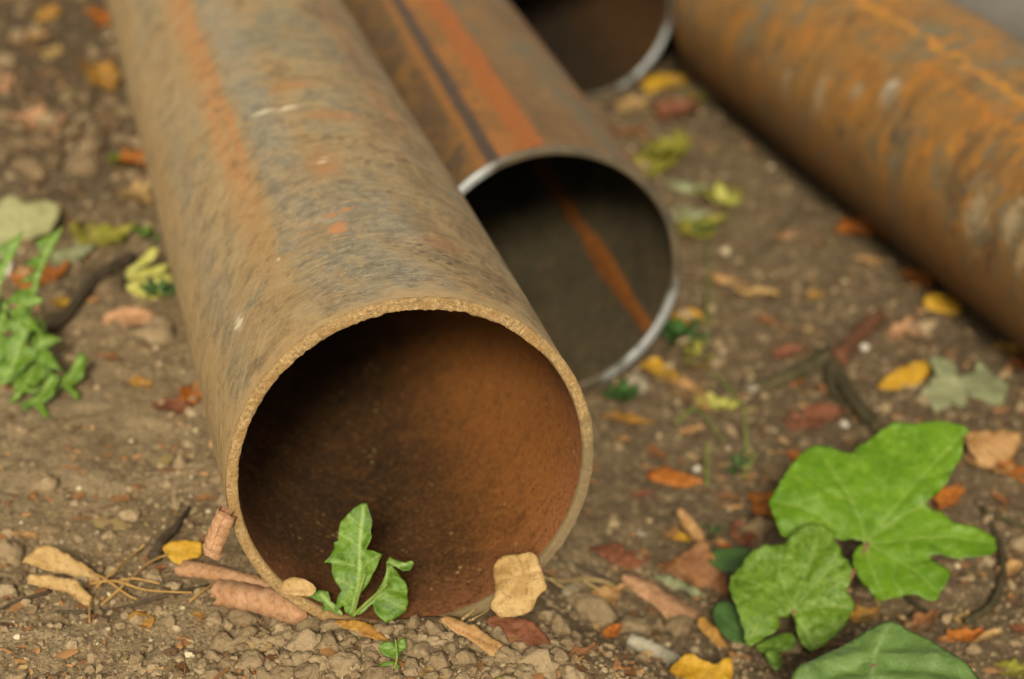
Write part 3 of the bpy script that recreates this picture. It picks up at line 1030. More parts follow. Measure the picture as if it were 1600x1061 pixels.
def tube(name, pts, r0, r1, mat, parent=None, n=8, jit=0.0, seed=0, sub=6, cap=True):
    """a bent twig or stalk through world points, tapering from r0 to r1, with knots"""
    P = [Vector(p) for p in pts]
    Q = []
    for i in range(len(P) - 1):
        a, b = P[max(i - 1, 0)], P[min(i + 2, len(P) - 1)]
        for k in range(sub):
            t = k / sub
            m0, m1 = (P[i + 1] - a) * .5, (b - P[i]) * .5
            Q.append((2 * t ** 3 - 3 * t ** 2 + 1) * P[i] + (t ** 3 - 2 * t ** 2 + t) * m0 + (-2 * t ** 3 + 3 * t ** 2) * P[i + 1] + (t ** 3 - t ** 2) * m1)
    Q.append(P[-1])
    V, F = [], []
    o0 = Q[0].copy()
    for i, q in enumerate(Q):
        d = (Q[min(i + 1, len(Q) - 1)] - Q[max(i - 1, 0)]).normalized()
        s = d.cross(Vector((0, 0, 1)))
        s = s.normalized() if s.length > 1e-4 else Vector((1, 0, 0))
        w = s.cross(d).normalized()
        f = i / (len(Q) - 1)
        for k in range(n):
            a = 2 * math.pi * k / n
            r = (r0 + (r1 - r0) * f) * (1 + jit * float(vnoise(i * .9 + seed, k * 1.3, 51)))
            V.append(q - o0 + (s * math.cos(a) + w * math.sin(a)) * r)
        if i:
            b = (i - 1) * n
            for k in range(n):
                F.append([b + k, b + (k + 1) % n, b + n + (k + 1) % n, b + n + k])
    if cap:
        F.append(list(range(n))[::-1])
        F.append(list(range(len(V) - n, len(V))))
    o = mesh_obj(name, V, F, mat)
    if parent is not None:
        o.parent = parent
        o.location = parent.matrix_basis.inverted() @ o0 if parent.type == 'EMPTY' else o0 - parent.location
    else:
        o.location = o0
    return o


# ---------------------------------------------------------------- litter leaves
def profile(kind, t):
    if kind == 'ovate':
        return np.sin(np.pi * t ** .8) ** .75
    if kind == 'lance':
        return np.sin(np.pi * t ** .9) ** 1.15
    if kind == 'round':
        return np.sqrt(np.clip(1 - (2 * t - 1) ** 2, 0, 1)) ** .9
    if kind == 'blunt':                                   # torn or folded piece
        return np.clip(np.minimum(t / .10, (1 - t) / .10), .0, 1) ** .5 * (.85 + .15 * np.sin(5 * t))
    return np.sin(np.pi * t)


LEAF_N = [0]


def litter(px0, py0, px1, py1, wr, col, label, kind='ovate', curl=.6, bend=.25, tilt=(0, 0), lift=0.0, ribs=6, stalk=0.0, nu=None, nv=15, name='fallen_leaf', cat='leaf', ragged=.34, ribamp=.02, wave=.24):
    """one fallen leaf between two points of the ground: base (px0,py0), tip (px1,py1)"""
    LEAF_N[0] += 1
    sd = LEAF_N[0] * 3.7
    a, b = at(px0, py0, lift * .5), at(px1, py1, lift * .5)
    v = b - a
    L = max(math.hypot(v.x, v.y), .012)
    hd = math.atan2(v.y, v.x)
    Wd = L * wr * .5
    nu = nu or 26
    t = np.linspace(0.004, .996, nu)
    s = np.linspace(-1, 1, nv)
    T, S = np.meshgrid(t, s, indexing='ij')
    edge_n = 1 + ragged * vnoise(T * 9 + sd, np.sign(S) * 3 + sd, 61) + ragged * .7 * vnoise(T * 26 + sd, np.sign(S) * 5, 62)
    w = profile(kind, T) * Wd * edge_n
    skew = .22 * np.sin(2.6 * T + sd) * Wd + .12 * Wd * vnoise(T * 3 + sd, T * 0, 67)
    tv = T + .18 * np.abs(S)                               # side veins run forward
    rib = np.abs(np.sin(np.pi * (1 - T + .16 * np.abs(S)) * ribs))
    cl = curl * (1 + .35 * vnoise(T * 2.2 + sd, S * 0 + 2, 63))
    phi = cl * S
    cl_s = np.where(np.abs(cl) < .02, .02, cl)
    y = w * np.sin(phi) / cl_s + skew
    z = w * (1 - np.cos(phi)) / np.abs(cl_s) * np.sign(curl if curl else 1)
    x = T * L
    if bend:
        ang = bend * (T - .35) * 2
        z = z + L * bend * .5 * (T - .4) ** 2 * 1.6
    z = z + wave * Wd * (vnoise(T * 4 + sd, S * 1.6 + sd, 64) + .6 * vnoise(T * 9 + sd, S * 3, 65))
    z = z + ribamp * Wd * 2 * (rib - .5) * (1 - np.abs(S) * .4)
    mid = np.exp(-(S * 7) ** 2)
    z = z - .05 * Wd * mid
    vein = np.clip(mid * .9 + .55 * np.exp(-((rib) / .16) ** 2) * (np.abs(S) < .92), 0, 1)
    edge = np.clip(np.maximum((np.abs(S) - .72) / .28, (np.abs(T - .5) - .40) / .10), 0, 1) * np.clip(.4 + vnoise(T * 6 + sd, S * 2, 66), 0, 1)
    V = np.stack([x, y, z], -1).reshape(-1, 3)
    M = Matrix.Rotation(hd, 3, 'Z') @ Matrix.Rotation(tilt[0], 3, 'Y') @ Matrix.Rotation(tilt[1], 3, 'X')
    Rm = np.array(M)
    Wp = V @ Rm.T + np.array([a.x, a.y, 0])
    gz = gh(Wp[:, 0], Wp[:, 1])
    # the leaf settles on the terrain: it rests on its lowest points
    off = float(np.percentile(gz - Wp[:, 2], 84)) + .0006 + lift
    i = np.arange(nu * nv).reshape(nu, nv)
    q = np.stack([i[:-1, :-1], i[1:, :-1], i[1:, 1:], i[:-1, 1:]], -1).reshape(-1, 4)
    o = mesh_obj(name, V, q.tolist(), LM[col], attrs={'vein': vein.ravel(), 'edge': edge.ravel()})
    o.location = (a.x, a.y, off)
    o.rotation_euler = M.to_euler()
    sol = o.modifiers.new('thickness', 'SOLIDIFY')
    sol.thickness = .0003
    tag(o, label, cat)
    if stalk:
        st = [Vector((0.002, 0, 0.0008)), Vector((-stalk * .5, .1 * stalk, .0015)), Vector((-stalk, .25 * stalk, .0008))]
        k = tube('stalk', st, .0008, .0006, BK['stalk'], n=6)
        k.parent = o
        k.location = st[0]
    return o


# base px, tip px, width ratio, colour, label, options
LITTER = [
    # upper left, out of focus
    (52, 34, 92, 20, .75, 'ochre', 'small ochre leaf near the top left corner of the ground', dict(curl=.9, bend=.6)),
    (18, 72, 78, 62, .55, 'tan', 'tan leaf under the small ochre leaf near the top left corner', dict(curl=.7)),
    (66, 92, 98, 78, .6, 'beige', 'small beige scrap touching the tan leaf near the top left', dict(curl=.5)),
    (138, 112, 188, 140, .55, 'ochre', 'curled ochre leaf left of the big pipe near the top', dict(curl=1.1)),
    (32, 182, 84, 208, .5, 'pink', 'pinkish leaf alone on the dark soil at the upper left', dict(curl=.9)),
    (-18, 118, 16, 146, .7, 'pink', 'pinkish leaf cut by the left edge near the top', dict(curl=.6)),
    (158, 28, 172, 46, .8, 'orange', 'orange scrap against the big pipe near the top edge', dict(curl=.6)),
    (198, 240, 226, 268, .75, 'orange', 'orange-brown leaf tucked against the big pipe beside a green sprout', dict(curl=.8, bend=.5)),
    (192, 298, 240, 322, .7, 'beige', 'beige leaf leaning on the big pipe below the green sprout', dict(curl=.9)),
    (138, 360, 176, 392, .8, 'olive', 'olive leaf behind the dark stick at left', dict(curl=.4)),
    (82, 414, 142, 392, .7, 'greygreen', 'grey-green leaf between the pale maple leaf and the dark stick', dict(curl=.5)),
    (50, 452, 102, 418, .7, 'orange', 'orange leaf behind the dandelion at the left edge', dict(curl=.5)),
    (14, 418, 46, 440, .7, 'tan', 'small tan-orange leaf under the dandelion tip at left', dict(curl=.5)),
    (238, 470, 262, 438, .8, 'yellowgreen', 'round yellow-green leaf in the shade of the big pipe', dict(curl=.4, kind='round')),
    (246, 628, 290, 652, .75, 'red', 'dark reddish leaf flat on the soil left of the big pipe', dict(curl=.4, kind='round')),
    (300, 606, 312, 636, .6, 'orange', 'orange sliver against the lower left flank of the big pipe', dict(curl=.5)),
    (206, 596, 232, 612, .6, 'ochre', 'small ochre leaf on the soil left of the big pipe', dict(curl=.6)),
    (88, 468, 110, 486, .7, 'yellow', 'tiny yellow leaf beside the lower end of the dark stick', dict(curl=.5)),
    # bottom left pile
    (300, 962, 322, 968, .6, 'ochre', 'tiny ochre scrap below the rolled pink leaf', dict(curl=.6)),
    (660, 1050, 692, 1062, .7, 'beige', 'small beige leaf at the bottom edge below the mouth', dict(curl=.6)),
    (398, 1052, 412, 1062, .7, 'orange', 'tiny orange scrap at the bottom edge', dict(curl=.6)),
    # bottom centre
    (1044, 836, 1078, 852, .55, 'yellow', 'small yellow leaf behind the broad brown leaf', dict(curl=.6)),
    (1118, 846, 1142, 862, .6, 'orange', 'small orange leaf beside the rounded green leaf', dict(curl=.6)),
    (1144, 822, 1172, 862, .5, 'red', 'small red leaf left of the rounded green leaf', dict(curl=.6)),
    (940, 994, 972, 1004, .5, 'orange', 'tiny orange scrap beside the grey clods below the mouth', dict(curl=.6)),
    (884, 1030, 930, 1032, .4, 'brown', 'small brown leaf at the bottom right of the clods', dict(curl=.7)),
    (958, 1040, 992, 1062, .5, 'brown', 'small brown leaf at the bottom edge left of the yellow one', dict(curl=.7)),
    # middle right
    (942, 648, 1022, 670, .36, 'ochre', 'ochre leaf between the two pipe mouths', dict(curl=.7)),
    (1180, 776, 1212, 818, .7, 'orange', 'bright orange leaf against the lobed green leaf', dict(curl=.6, lift=.004)),
    (1100, 622, 1146, 646, .8, 'yellowgreen', 'round yellow-green leaf near the green stem', dict(curl=.3, kind='round')),
    (1046, 594, 1112, 652, .34, 'tan', 'long tan leaf below the second pipe mouth', dict(curl=.8)),
    (1060, 680, 1100, 670, .5, 'tan', 'small pale tan leaf beside the long tan one', dict(curl=.6)),
    (1006, 570, 1066, 598, .60, 'yellow', 'yellow leaf under the rim of the second pipe', dict(curl=.5)),
    (1040, 520, 1100, 494, .66, 'yellow', 'orange-yellow leaf right of the second pipe rim', dict(curl=.5)),
    (1112, 442, 1172, 450, .42, 'tan', 'tan leaf, left of a touching pair, in the middle of the ground', dict(curl=.7)),
    (1150, 462, 1216, 466, .48, 'beige', 'beige leaf, right of a touching pair, in the middle of the ground', dict(curl=.7, lift=.003)),
    (1206, 372, 1256, 374, .45, 'pink', 'small pinkish leaf toward the orange rusted pipe', dict(curl=.8)),
    (1084, 306, 1168, 308, .65, 'olive', 'yellow-olive leaf right of the second pipe mouth', dict(curl=.3)),
    (1064, 372, 1140, 346, .65, 'olive', 'olive leaf over a grey one beside the second pipe', dict(curl=.4, lift=.004)),
    (1004, 252, 1070, 224, .60, 'olive', 'upper olive leaf beside the second pipe mouth', dict(curl=.4)),
    (1012, 280, 1040, 244, .60, 'olive', 'small olive leaf against the upper rim of the second pipe', dict(curl=.4)),
    (1046, 334, 1108, 350, .9, 'greygreen', 'large flat grey-green leaf beside the second pipe mouth', dict(curl=.15)),
    (1040, 288, 1110, 300, .7, 'greygreen', 'flat grey-green leaf above the larger one', dict(curl=.15)),
    (968, 176, 1018, 160, .75, 'beige', 'beige leaf below the third pipe rim', dict(curl=.6)),
    (1008, 146, 1066, 124, .65, 'yellow', 'yellow leaf in the dark gap below the third pipe rim', dict(curl=.5)),
    (1034, 192, 1086, 170, .75, 'red', 'reddish leaf beside the beige one below the third pipe', dict(curl=.4)),
    (960, 200, 1006, 214, .6, 'brown', 'brown leaf below the beige one near the third pipe', dict(curl=.4)),
    # smaller pieces between them
    (930, 962, 972, 944, .5, 'tan', 'small tan leaf caught in the fine roots', dict(curl=1.0, lift=.004)),
    (1160, 938, 1128, 906, .5, 'brown', 'brown scrap under the left edge of the rounded green leaf', dict(curl=.8)),
    (985, 780, 1024, 768, .5, 'red', 'small reddish leaf above the reddish leaf right of the mouth', dict(curl=.9)),
    (1118, 772, 1158, 790, .42, 'brown', 'small brown leaf between the grass stems and the lobed green leaf', dict(curl=1.0)),
    (1418, 700, 1452, 676, .5, 'brown', 'brown leaf tip behind the top of the lobed green leaf', dict(curl=.8)),
    (1546, 772, 1580, 790, .5, 'brown', 'small brown leaf below the folded tan leaf at right', dict(curl=.9)),
    (1276, 610, 1312, 622, .5, 'brown', 'brown leaf in the fork of the dark twigs', dict(curl=.8)),
    (1180, 498, 1222, 512, .45, 'brown', 'brown leaf on the soil above the dark twig', dict(curl=.9)),
    (1262, 470, 1290, 458, .5, 'ochre', 'small ochre leaf left of the orange pipe in the open soil', dict(curl=.8)),
    (1008, 700, 1044, 716, .5, 'brown', 'brown scrap above the orange-brown leaf', dict(curl=.8)),
    (1420, 1006, 1462, 968, .4, 'brown', 'brown leaf behind the right side of the dark matte green leaf', dict(curl=.9)),
    (1556, 902, 1598, 884, .5, 'tan', 'tan leaf at right inside the curved dark twig', dict(curl=.9)),
    (1508, 846, 1546, 868, .45, 'brown', 'brown leaf right of the lobed green leaf by the curved twig', dict(curl=.9)),
    (1386, 880, 1420, 902, .4, 'red', 'reddish leaf in the shade under the lobed green leaf', dict(curl=.7)),
    (30, 498, 60, 480, .6, 'pink', 'pinkish scrap under the rising dandelion leaf at left', dict(curl=.7)),
    (150, 556, 186, 570, .5, 'brown', 'brown scrap right of the left dandelion', dict(curl=.8)),
    (30, 836, 60, 846, .5, 'tan', 'tan scrap above the beige curled leaves', dict(curl=.8)),
    (228, 900, 262, 884, .5, 'brown', 'brown scrap among the dry stalks at lower left', dict(curl=.9)),
    # right, along the orange pipe
    (1322, 350, 1372, 386, .75, 'orange', 'vivid orange leaf leaning on the orange pipe', dict(curl=.7, lift=.006)),
    (1332, 404, 1386, 412, .45, 'tan', 'tan leaf right under the vivid orange leaf', dict(curl=.9)),
    (1412, 430, 1452, 456, .55, 'orange', 'orange leaf overlapping the yellow one below the orange pipe', dict(curl=.6)),
    (1556, 540, 1600, 560, .55, 'ochre', 'ochre leaf at the right edge below the orange pipe', dict(curl=.7)),
    (1576, 568, 1612, 584, .6, 'orange', 'orange leaf cut by the right edge below the orange pipe', dict(curl=.7)),
    (1392, 534, 1432, 506, .70, 'pink', 'pinkish leaf right of the red-brown stick', dict(curl=.6)),
    (1208, 566, 1262, 548, .60, 'red', 'dark red leaf at the left end of the red-brown stick', dict(curl=.9)),
    (1236, 606, 1262, 586, .6, 'orange', 'small orange leaf under the dark twig', dict(curl=.6)),
    (1222, 664, 1330, 640, .55, 'red', 'large flat reddish leaf behind the lobed green leaf', dict(curl=.3)),
    (1506, 712, 1580, 744, .45, 'tan', 'tan leaf under the folded one at right', dict(curl=.9, kind='blunt')),
    (1566, 728, 1606, 760, .55, 'orange', 'orange leaf at the right edge below the folded tan leaf', dict(curl=.7)),
    (1470, 800, 1494, 766, .55, 'orange', 'orange leaf standing behind the notch of the lobed green leaf', dict(curl=.7, lift=.006)),
    (1330, 976, 1376, 956, .65, 'ochre', 'ochre leaf between the stems of the green plant', dict(curl=.6)),
    (1466, 1000, 1536, 996, .48, 'orange', 'orange-brown leaf right of the dark matte green leaf', dict(curl=.6)),
    (1520, 1004, 1566, 990, .45, 'beige', 'beige leaf touching the orange-brown one at lower right', dict(curl=.6)),
    (1576, 978, 1616, 992, .55, 'red', 'reddish leaf at the lower right edge', dict(curl=.6)),
    (1494, 974, 1512, 962, .6, 'beige', 'tiny beige scrap above the orange-brown leaf at lower right', dict(curl=.5)),
    (1236, 724, 1250, 706, .7, 'orange', 'tiny orange scrap behind the lobed green leaf', dict(curl=.5)),
    (1548, 1046, 1618, 1052, .6, 'olive', 'olive leaf in the bottom right corner', dict(curl=.4)),
]
for L in LITTER:
    litter(*L[:7], **L[7])

# curled leaf standing upright against the rim

# ---------------------------------------------------------------- leaves with an outline of their own
def chaikin(pts, n=2):
    P = [np.array(p, float) for p in pts]
    for _ in range(n):
        Q = []
        for i in range(len(P)):
            a, b = P[i], P[(i + 1) % len(P)]
            Q += [a * .75 + b * .25, a * .25 + b * .75]
        P = Q
    return np.array(P)


def seg_dist(P, line):
    d = np.full(len(P), 1e9)
    for a, b in zip(line[:-1], line[1:]):
        a, b = np.array(a), np.array(b)
        ab = b - a
        t = np.clip(((P - a) @ ab) / (ab @ ab + 1e-12), 0, 1)
        d = np.minimum(d, np.hypot(*(P - a - t[:, None] * ab).T))
    return d


def blade(name, outline, veins, mat, spacing, relief, parent=None, sub_veins=(), vein_w=.0009, jag=0.0, teeth=0.0, thick=.0006, seed=1, smoothing=2, label=None):
    """a leaf blade from a flat outline (metres, local xy) with veins; relief(x, y, dvein, dedge) gives its height"""
    O = chaikin(outline, smoothing)
    ring = []
    for i in range(len(O)):
        a, b = O[i], O[(i + 1) % len(O)]
        k = max(1, int(np.hypot(*(b - a)) / spacing))
        ring += [a + (b - a) * j / k for j in range(k)]
    ring = np.array(ring)
    if jag or teeth:
        nrm = np.roll(ring, -1, 0) - np.roll(ring, 1, 0)
        nrm = np.stack([nrm[:, 1], -nrm[:, 0]], -1) / (np.linalg.norm(nrm, axis=1)[:, None] + 1e-9)
        arc = np.cumsum(np.hypot(*(ring - np.roll(ring, 1, 0)).T))
        ring = ring + nrm * (jag * vnoise(arc * 160, arc * 0 + seed, 71) + teeth * (np.abs(((arc / .011 + .4 * vnoise(arc * 40, arc * 0, 72)) % 1) - .5) * 2 - .5))[:, None]
    lo, hi = ring.min(0), ring.max(0)
    gxx, gyy = np.meshgrid(np.arange(lo[0], hi[0], spacing), np.arange(lo[1], hi[1], spacing * .87))
    gxx[1::2] += spacing * .5
    G = np.stack([gxx.ravel(), gyy.ravel()], -1)
    # point in polygon
    ins = np.zeros(len(G), bool)
    a, b = ring, np.roll(ring, -1, 0)
    for p, q in zip(a, b):
        c = ((p[1] > G[:, 1]) != (q[1] > G[:, 1]))
        xs = (q[0] - p[0]) * (G[:, 1] - p[1]) / (q[1] - p[1] + 1e-15) + p[0]
        ins ^= c & (G[:, 0] < xs)
    G = G[ins]
    G = G[seg_dist(G, np.vstack([ring, ring[:1]])) > spacing * .45]
    pts = np.vstack([ring, G])
    n = len(ring)
    res = delaunay_2d_cdt([Vector(p) for p in pts], [(i, (i + 1) % n) for i in range(n)], [list(range(n))], 1, 1e-7)
    P = np.array([v[:] for v in res[0]])
    F = res[2]
    dv = np.full(len(P), 1e9)
    for v in veins:
        dv = np.minimum(dv, seg_dist(P, v))
    ds = np.full(len(P), 1e9)
    for v in sub_veins:
        ds = np.minimum(ds, seg_dist(P, v))
    de = seg_dist(P, np.vstack([ring, ring[:1]]))
    z = relief(P[:, 0], P[:, 1], np.minimum(dv, ds * 1.3), de)
    V = np.c_[P, z]
    F = [list(f) for f in F]
    a, b, c = (V[F[0][k]] for k in range(3))
    vein = np.clip(np.exp(-(dv / vein_w) ** 2) + .5 * np.exp(-(ds / (vein_w * .7)) ** 2), 0, 1)
    edge = np.clip(1 - de / .0030, 0, 1) * np.clip(.35 + .9 * vnoise(P[:, 0] * 90 + seed, P[:, 1] * 90, 73), 0, 1)
    o = mesh_obj(name, V, F, mat, parent, attrs={'vein': vein, 'edge': edge})
    s = o.modifiers.new('thickness', 'SOLIDIFY')
    s.thickness = thick
    if label:
        o['label'] = label
    return o


def frame(P0, n, xdir):
    n = Vector(n).normalized()
    x = Vector(xdir)
    x = (x - n * x.dot(n)).normalized()
    y = n.cross(x)
    M = Matrix((x, y, n)).transposed()
    return M


def traced(pts, P0, n, xdir=(1, 0, 0)):
    """outline pixels carried to the leaf's own plane, in the leaf's local metres"""
    M = frame(P0, n, xdir)
    Mi = M.transposed()
    out = []
    for px, py in pts:
        q = Mi @ (on_plane(px, py, Vector(P0), Vector(n).normalized()) - Vector(P0))
        out.append((q.x, q.y))
    return np.array(out), M


def crop(pts, ox, oy, k):
    return [(ox + x * k, oy + y * k) for x, y in pts]


# ---- broad-leaved plant at the lower right
base_pt = at(1262, 1012)
plant = empty('broadleaf_plant', (base_pt.x, base_pt.y, float(gh(base_pt.x, base_pt.y)[0])))
tag(plant, 'low green plant with one lobed, one rounded and one dark matte broad leaf', 'plant')


def plant_leaf(outline, junction, above, n, veins, subv, mat, relief, label, spacing=.0024, teeth=.0, jag=.0, vein_w=.0009, seed=1, root=plant, xdir=(1, 0, 0), smoothing=2, P0=None, name='leaf'):
    P0 = P0 or at(*junction, above)
    O, M = traced(outline, P0, n, xdir)
    VV = [traced(v, P0, n, xdir)[0] for v in veins]
    SV = [traced(v, P0, n, xdir)[0] for v in subv]
    o = blade(name, O, VV, mat, spacing, relief, root, SV, vein_w=vein_w, teeth=teeth, jag=jag, seed=seed, label=label, smoothing=smoothing)
    X = root.matrix_basis.inverted()
    o.location = X @ P0
    o.rotation_euler = M.to_euler()
    return o, P0, M


K, OX, OY = 520 / 1251, 1080, 620
big_out = crop([(650, 540), (610, 534), (560, 530), (500, 520), (440, 516), (385, 530), (350, 524), (325, 488), (305, 440), (289, 392), (312, 358), (345, 310), (372, 268), (405, 222), (430, 192), (468, 178), (508, 182), (530, 172), (546, 196), (575, 206), (612, 214), (622, 188), (655, 164), (700, 134), (745, 104), (775, 94), (830, 106), (880, 92), (930, 88), (975, 96), (1048, 116), (1026, 150), (1022, 190), (1012, 232), (988, 270), (968, 312), (940, 350), (905, 384), (878, 404), (892, 418), (940, 430), (975, 452), (1004, 484), (1060, 484), (1110, 500), (1142, 522), (1150, 560), (1140, 590), (1100, 602), (1040, 604), (1000, 606), (960, 592), (896, 588), (912, 610), (944, 640), (974, 662), (960, 700), (930, 752), (915, 768), (875, 760), (835, 742), (790, 744), (728, 770), (690, 748), (655, 712), (630, 680), (612, 650), (604, 606), (614, 572), (645, 556)], OX, OY, K)
J = (655, 546)
big_veins = [crop(v, OX, OY, K) for v in ([J, (700, 490), (760, 420), (850, 320), (950, 215), (1030, 125)], [J, (640, 470), (590, 370), (540, 290), (505, 235)], [J, (560, 500), (480, 440), (400, 410), (310, 392)], [J, (720, 490), (800, 440), (880, 405)],
                                          [J, (760, 540), (880, 522), (1000, 520), (1130, 545)], [J, (740, 590), (840, 650), (920, 730)], [J, (670, 620), (700, 700), (725, 755)])]
big_sub = [crop(v, OX, OY, K) for v in ([(735, 450), (725, 340), (760, 220), (770, 120)], [(850, 320), (840, 220), (850, 130)], [(850, 320), (930, 290), (985, 270)], [(600, 390), (520, 370), (440, 300)], [(570, 335), (600, 280), (610, 225)],
                                        [(480, 440), (430, 470), (370, 510)], [(470, 435), (420, 360), (390, 280)], [(880, 522), (930, 470), (980, 470)], [(880, 522), (940, 565), (990, 595)], [(800, 625), (860, 610), (900, 600)], [(770, 605), (760, 690), (790, 735)])]


def relief_big(x, y, dv, de):
    r = np.hypot(x, y)
    z = .0014 * (1 - np.exp(-(dv / .006) ** 2)) + .0013 * vnoise(x * 55, y * 55, 81) + .0005 * vnoise(x * 160, y * 160, 82)
    z += .10 * r * r * .6 - .55 * np.clip(r - .05, 0, 1) ** 2
    z += .004 * vnoise(x * 18 + 4, y * 18, 83) + np.exp(-(de / .005) ** 2) * .0025 * vnoise(x * 90, y * 90, 84)
    return z


leaf1, P1, M1 = plant_leaf(big_out, (1356, 847), .080, (-.06, -.50, .86), big_veins, big_sub, LM['colts'], relief_big, 'large lobed bright green leaf with pale veins', teeth=.0012, jag=.0009, vein_w=.0012, smoothing=1)

rnd_out = crop([(376, 812), (368, 822), (330, 820), (336, 870), (318, 884), (282, 900), (250, 924), (220, 938), (200, 922), (196, 870), (180, 824), (160, 775), (146, 735), (142, 692), (160, 652), (190, 625), (205, 600), (230, 574), (262, 560), (300, 548), (340, 546), (360, 530), (378, 508), (405, 488), (440, 474), (465, 470), (492, 476), (518, 498), (536, 522), (548, 555), (562, 580), (568, 604), (596, 626), (602, 660), (596, 700), (586, 726), (604, 752), (616, 788), (592, 826), (580, 856), (548, 892), (505, 926), (470, 946), (448, 956), (422, 934), (402, 892), (390, 850), (386, 822)], OX, OY, K)
J2 = (380, 806)
rnd_veins = [crop(v, OX, OY, K) for v in ([J2, (400, 730), (440, 640), (470, 560), (475, 490)], [J2, (440, 730), (520, 650), (580, 620)], [J2, (350, 710), (330, 640), (340, 560)], [J2, (300, 730), (230, 690), (160, 670)], [J2, (460, 790), (540, 780), (600, 790)], [J2, (320, 820), (250, 860), (215, 920)], [J2, (430, 870), (460, 940)])]
rnd_sub = [crop(v, OX, OY, K) for v in ([(410, 700), (380, 600), (385, 520)], [(450, 620), (510, 560), (540, 540)], [(340, 670), (290, 620), (260, 570)], [(270, 710), (210, 640), (200, 620)], [(260, 705), (210, 760), (175, 780)], [(470, 705), (540, 700), (590, 710)], [(335, 690), (270, 650), (230, 600)])]


def relief_rnd(x, y, dv, de):
    r = np.hypot(x, y)
    z = .0014 * (1 - np.exp(-(dv / .0055) ** 2)) + .0017 * vnoise(x * 75, y * 75, 85) + .0010 * vnoise(x * 190, y * 190, 86)
    z += -.9 * np.clip(r - .03, 0, 1) ** 2 + .004 * vnoise(x * 24, y * 24 + 3, 87)
    z += np.exp(-(de / .005) ** 2) * .003 * vnoise(x * 100, y * 100, 88)
    return z


leaf2, P2, M2 = plant_leaf(rnd_out, (1237, 954), .050, (-.10, -.62, .78), rnd_veins, rnd_sub, LM['coltsround'], relief_rnd, 'rounded crinkled bright green leaf', teeth=.0014, jag=.0009, vein_w=.0011, spacing=.0021, smoothing=1)

mat_out = crop([(372, 1066), (378, 1044), (400, 1010), (440, 982), (500, 946), (560, 910), (610, 886), (670, 860), (720, 846), (765, 844), (830, 858), (890, 886), (950, 926), (1010, 966), (1060, 996), (1095, 1030), (1125, 1075), (1090, 1140), (980, 1200), (820, 1230), (660, 1225), (520, 1190), (420, 1130)], OX, OY, K)
mat_veins = [crop(v, OX, OY, K) for v in ([(745, 846), (715, 900), (690, 960), (680, 1040), (690, 1120), (720, 1228)],)]
mat_sub = [crop(v, OX, OY, K) for v in ([(690, 960), (600, 960), (480, 990), (400, 1030)], [(690, 960), (800, 965), (920, 970), (1010, 985)], [(682, 1050), (560, 1060), (430, 1120)], [(682, 1050), (850, 1060), (1040, 1090)])]


def relief_mat(x, y, dv, de):
    return -.0060 * (1 - np.exp(-(dv / .012) ** 2)) - 1.1 * x * x + .004 * vnoise(x * 25, y * 25, 89) + .0016 * vnoise(x * 90, y * 90, 90)


leaf3, P3, M3 = plant_leaf(mat_out, (1365, 1040), .075, (-.05, -.35, .93), mat_veins, mat_sub, LM['matte'], relief_mat, 'broad dark matte green leaf cut by the bottom edge', vein_w=.0012, spacing=.003, smoothing=1)
# small leaves low in the plant
for out, j, ab, n, mt, lab in (
        ([(1100, 866), (1120, 858), (1150, 857), (1176, 862), (1188, 876), (1172, 892), (1140, 896), (1112, 888)], (1140, 876), .018, (0, -.2, 1), 'dark', 'small dark green leaf behind the rounded one'),
        ([(1112, 950), (1126, 938), (1148, 944), (1160, 968), (1172, 1000), (1160, 1008), (1136, 1000), (1118, 980)], (1140, 972), .022, (-.1, -.4, 1), 'dark', 'dark green leaf below the rounded one'),
        ([(1176, 1010), (1196, 1000), (1232, 988), (1246, 1000), (1240, 1018), (1212, 1020), (1190, 1022)], (1210, 1008), .020, (0, -.4, 1), 'green', 'shaded green leaf edge under the rounded one'),
        ([(1194, 1018), (1206, 1014), (1220, 1024), (1222, 1044), (1212, 1050), (1200, 1036)], (1208, 1030), .012, (0, -.5, 1), 'green', 'tiny bright green leaf at the foot of the plant')):
    plant_leaf(out, j, ab, n, [[j, out[0]], [j, out[4]]], [], LM[mt], lambda x, y, dv, de: .0012 * (1 - np.exp(-(dv / .005) ** 2)) + .002 * vnoise(x * 50, y * 50, 91), lab, spacing=.0028, vein_w=.0007)
B0 = Vector(plant.location)
for P_, M_, r in ((P1, M1, .0026), (P2, M2, .0024), (P3, M3, .0024)):
    top = P_ + M_ @ Vector((0, 0, -.0012))
    mid = (B0 + top) * .5 + Vector((.006, -.004, .012))
    tube('stalk', [B0 + Vector((random.uniform(-.004, .004), 0, -.004)), mid, top], r, r * .7, BK['purple'], plant, n=10, jit=.1)

# ---- dandelion growing in the mouth of the front pipe
def weed(px, py, label, name='dandelion_plant', cat='plant', group=None):
    p = at(px, py)
    return tag(empty(name, (p.x, p.y, float(gh(p.x, p.y)[0]))), label, cat, group)


KD, DX, DY = .3375, 400, 740
dm = weed(552, 962, 'small dandelion with a tall upright leaf in the pipe mouth')
dm.location = at_mouth(552, 962, -.012)
d_base = Vector(dm.location)


def relief_d(x, y, dv, de):
    return .0016 * (1 - np.exp(-(dv / .006) ** 2)) + .0024 * vnoise(x * 60, y * 60, 93) + .0010 * vnoise(x * 170, y * 170, 94) + .0015 * vnoise(x * 110, y * 110, 95) * np.exp(-(de / .005) ** 2)


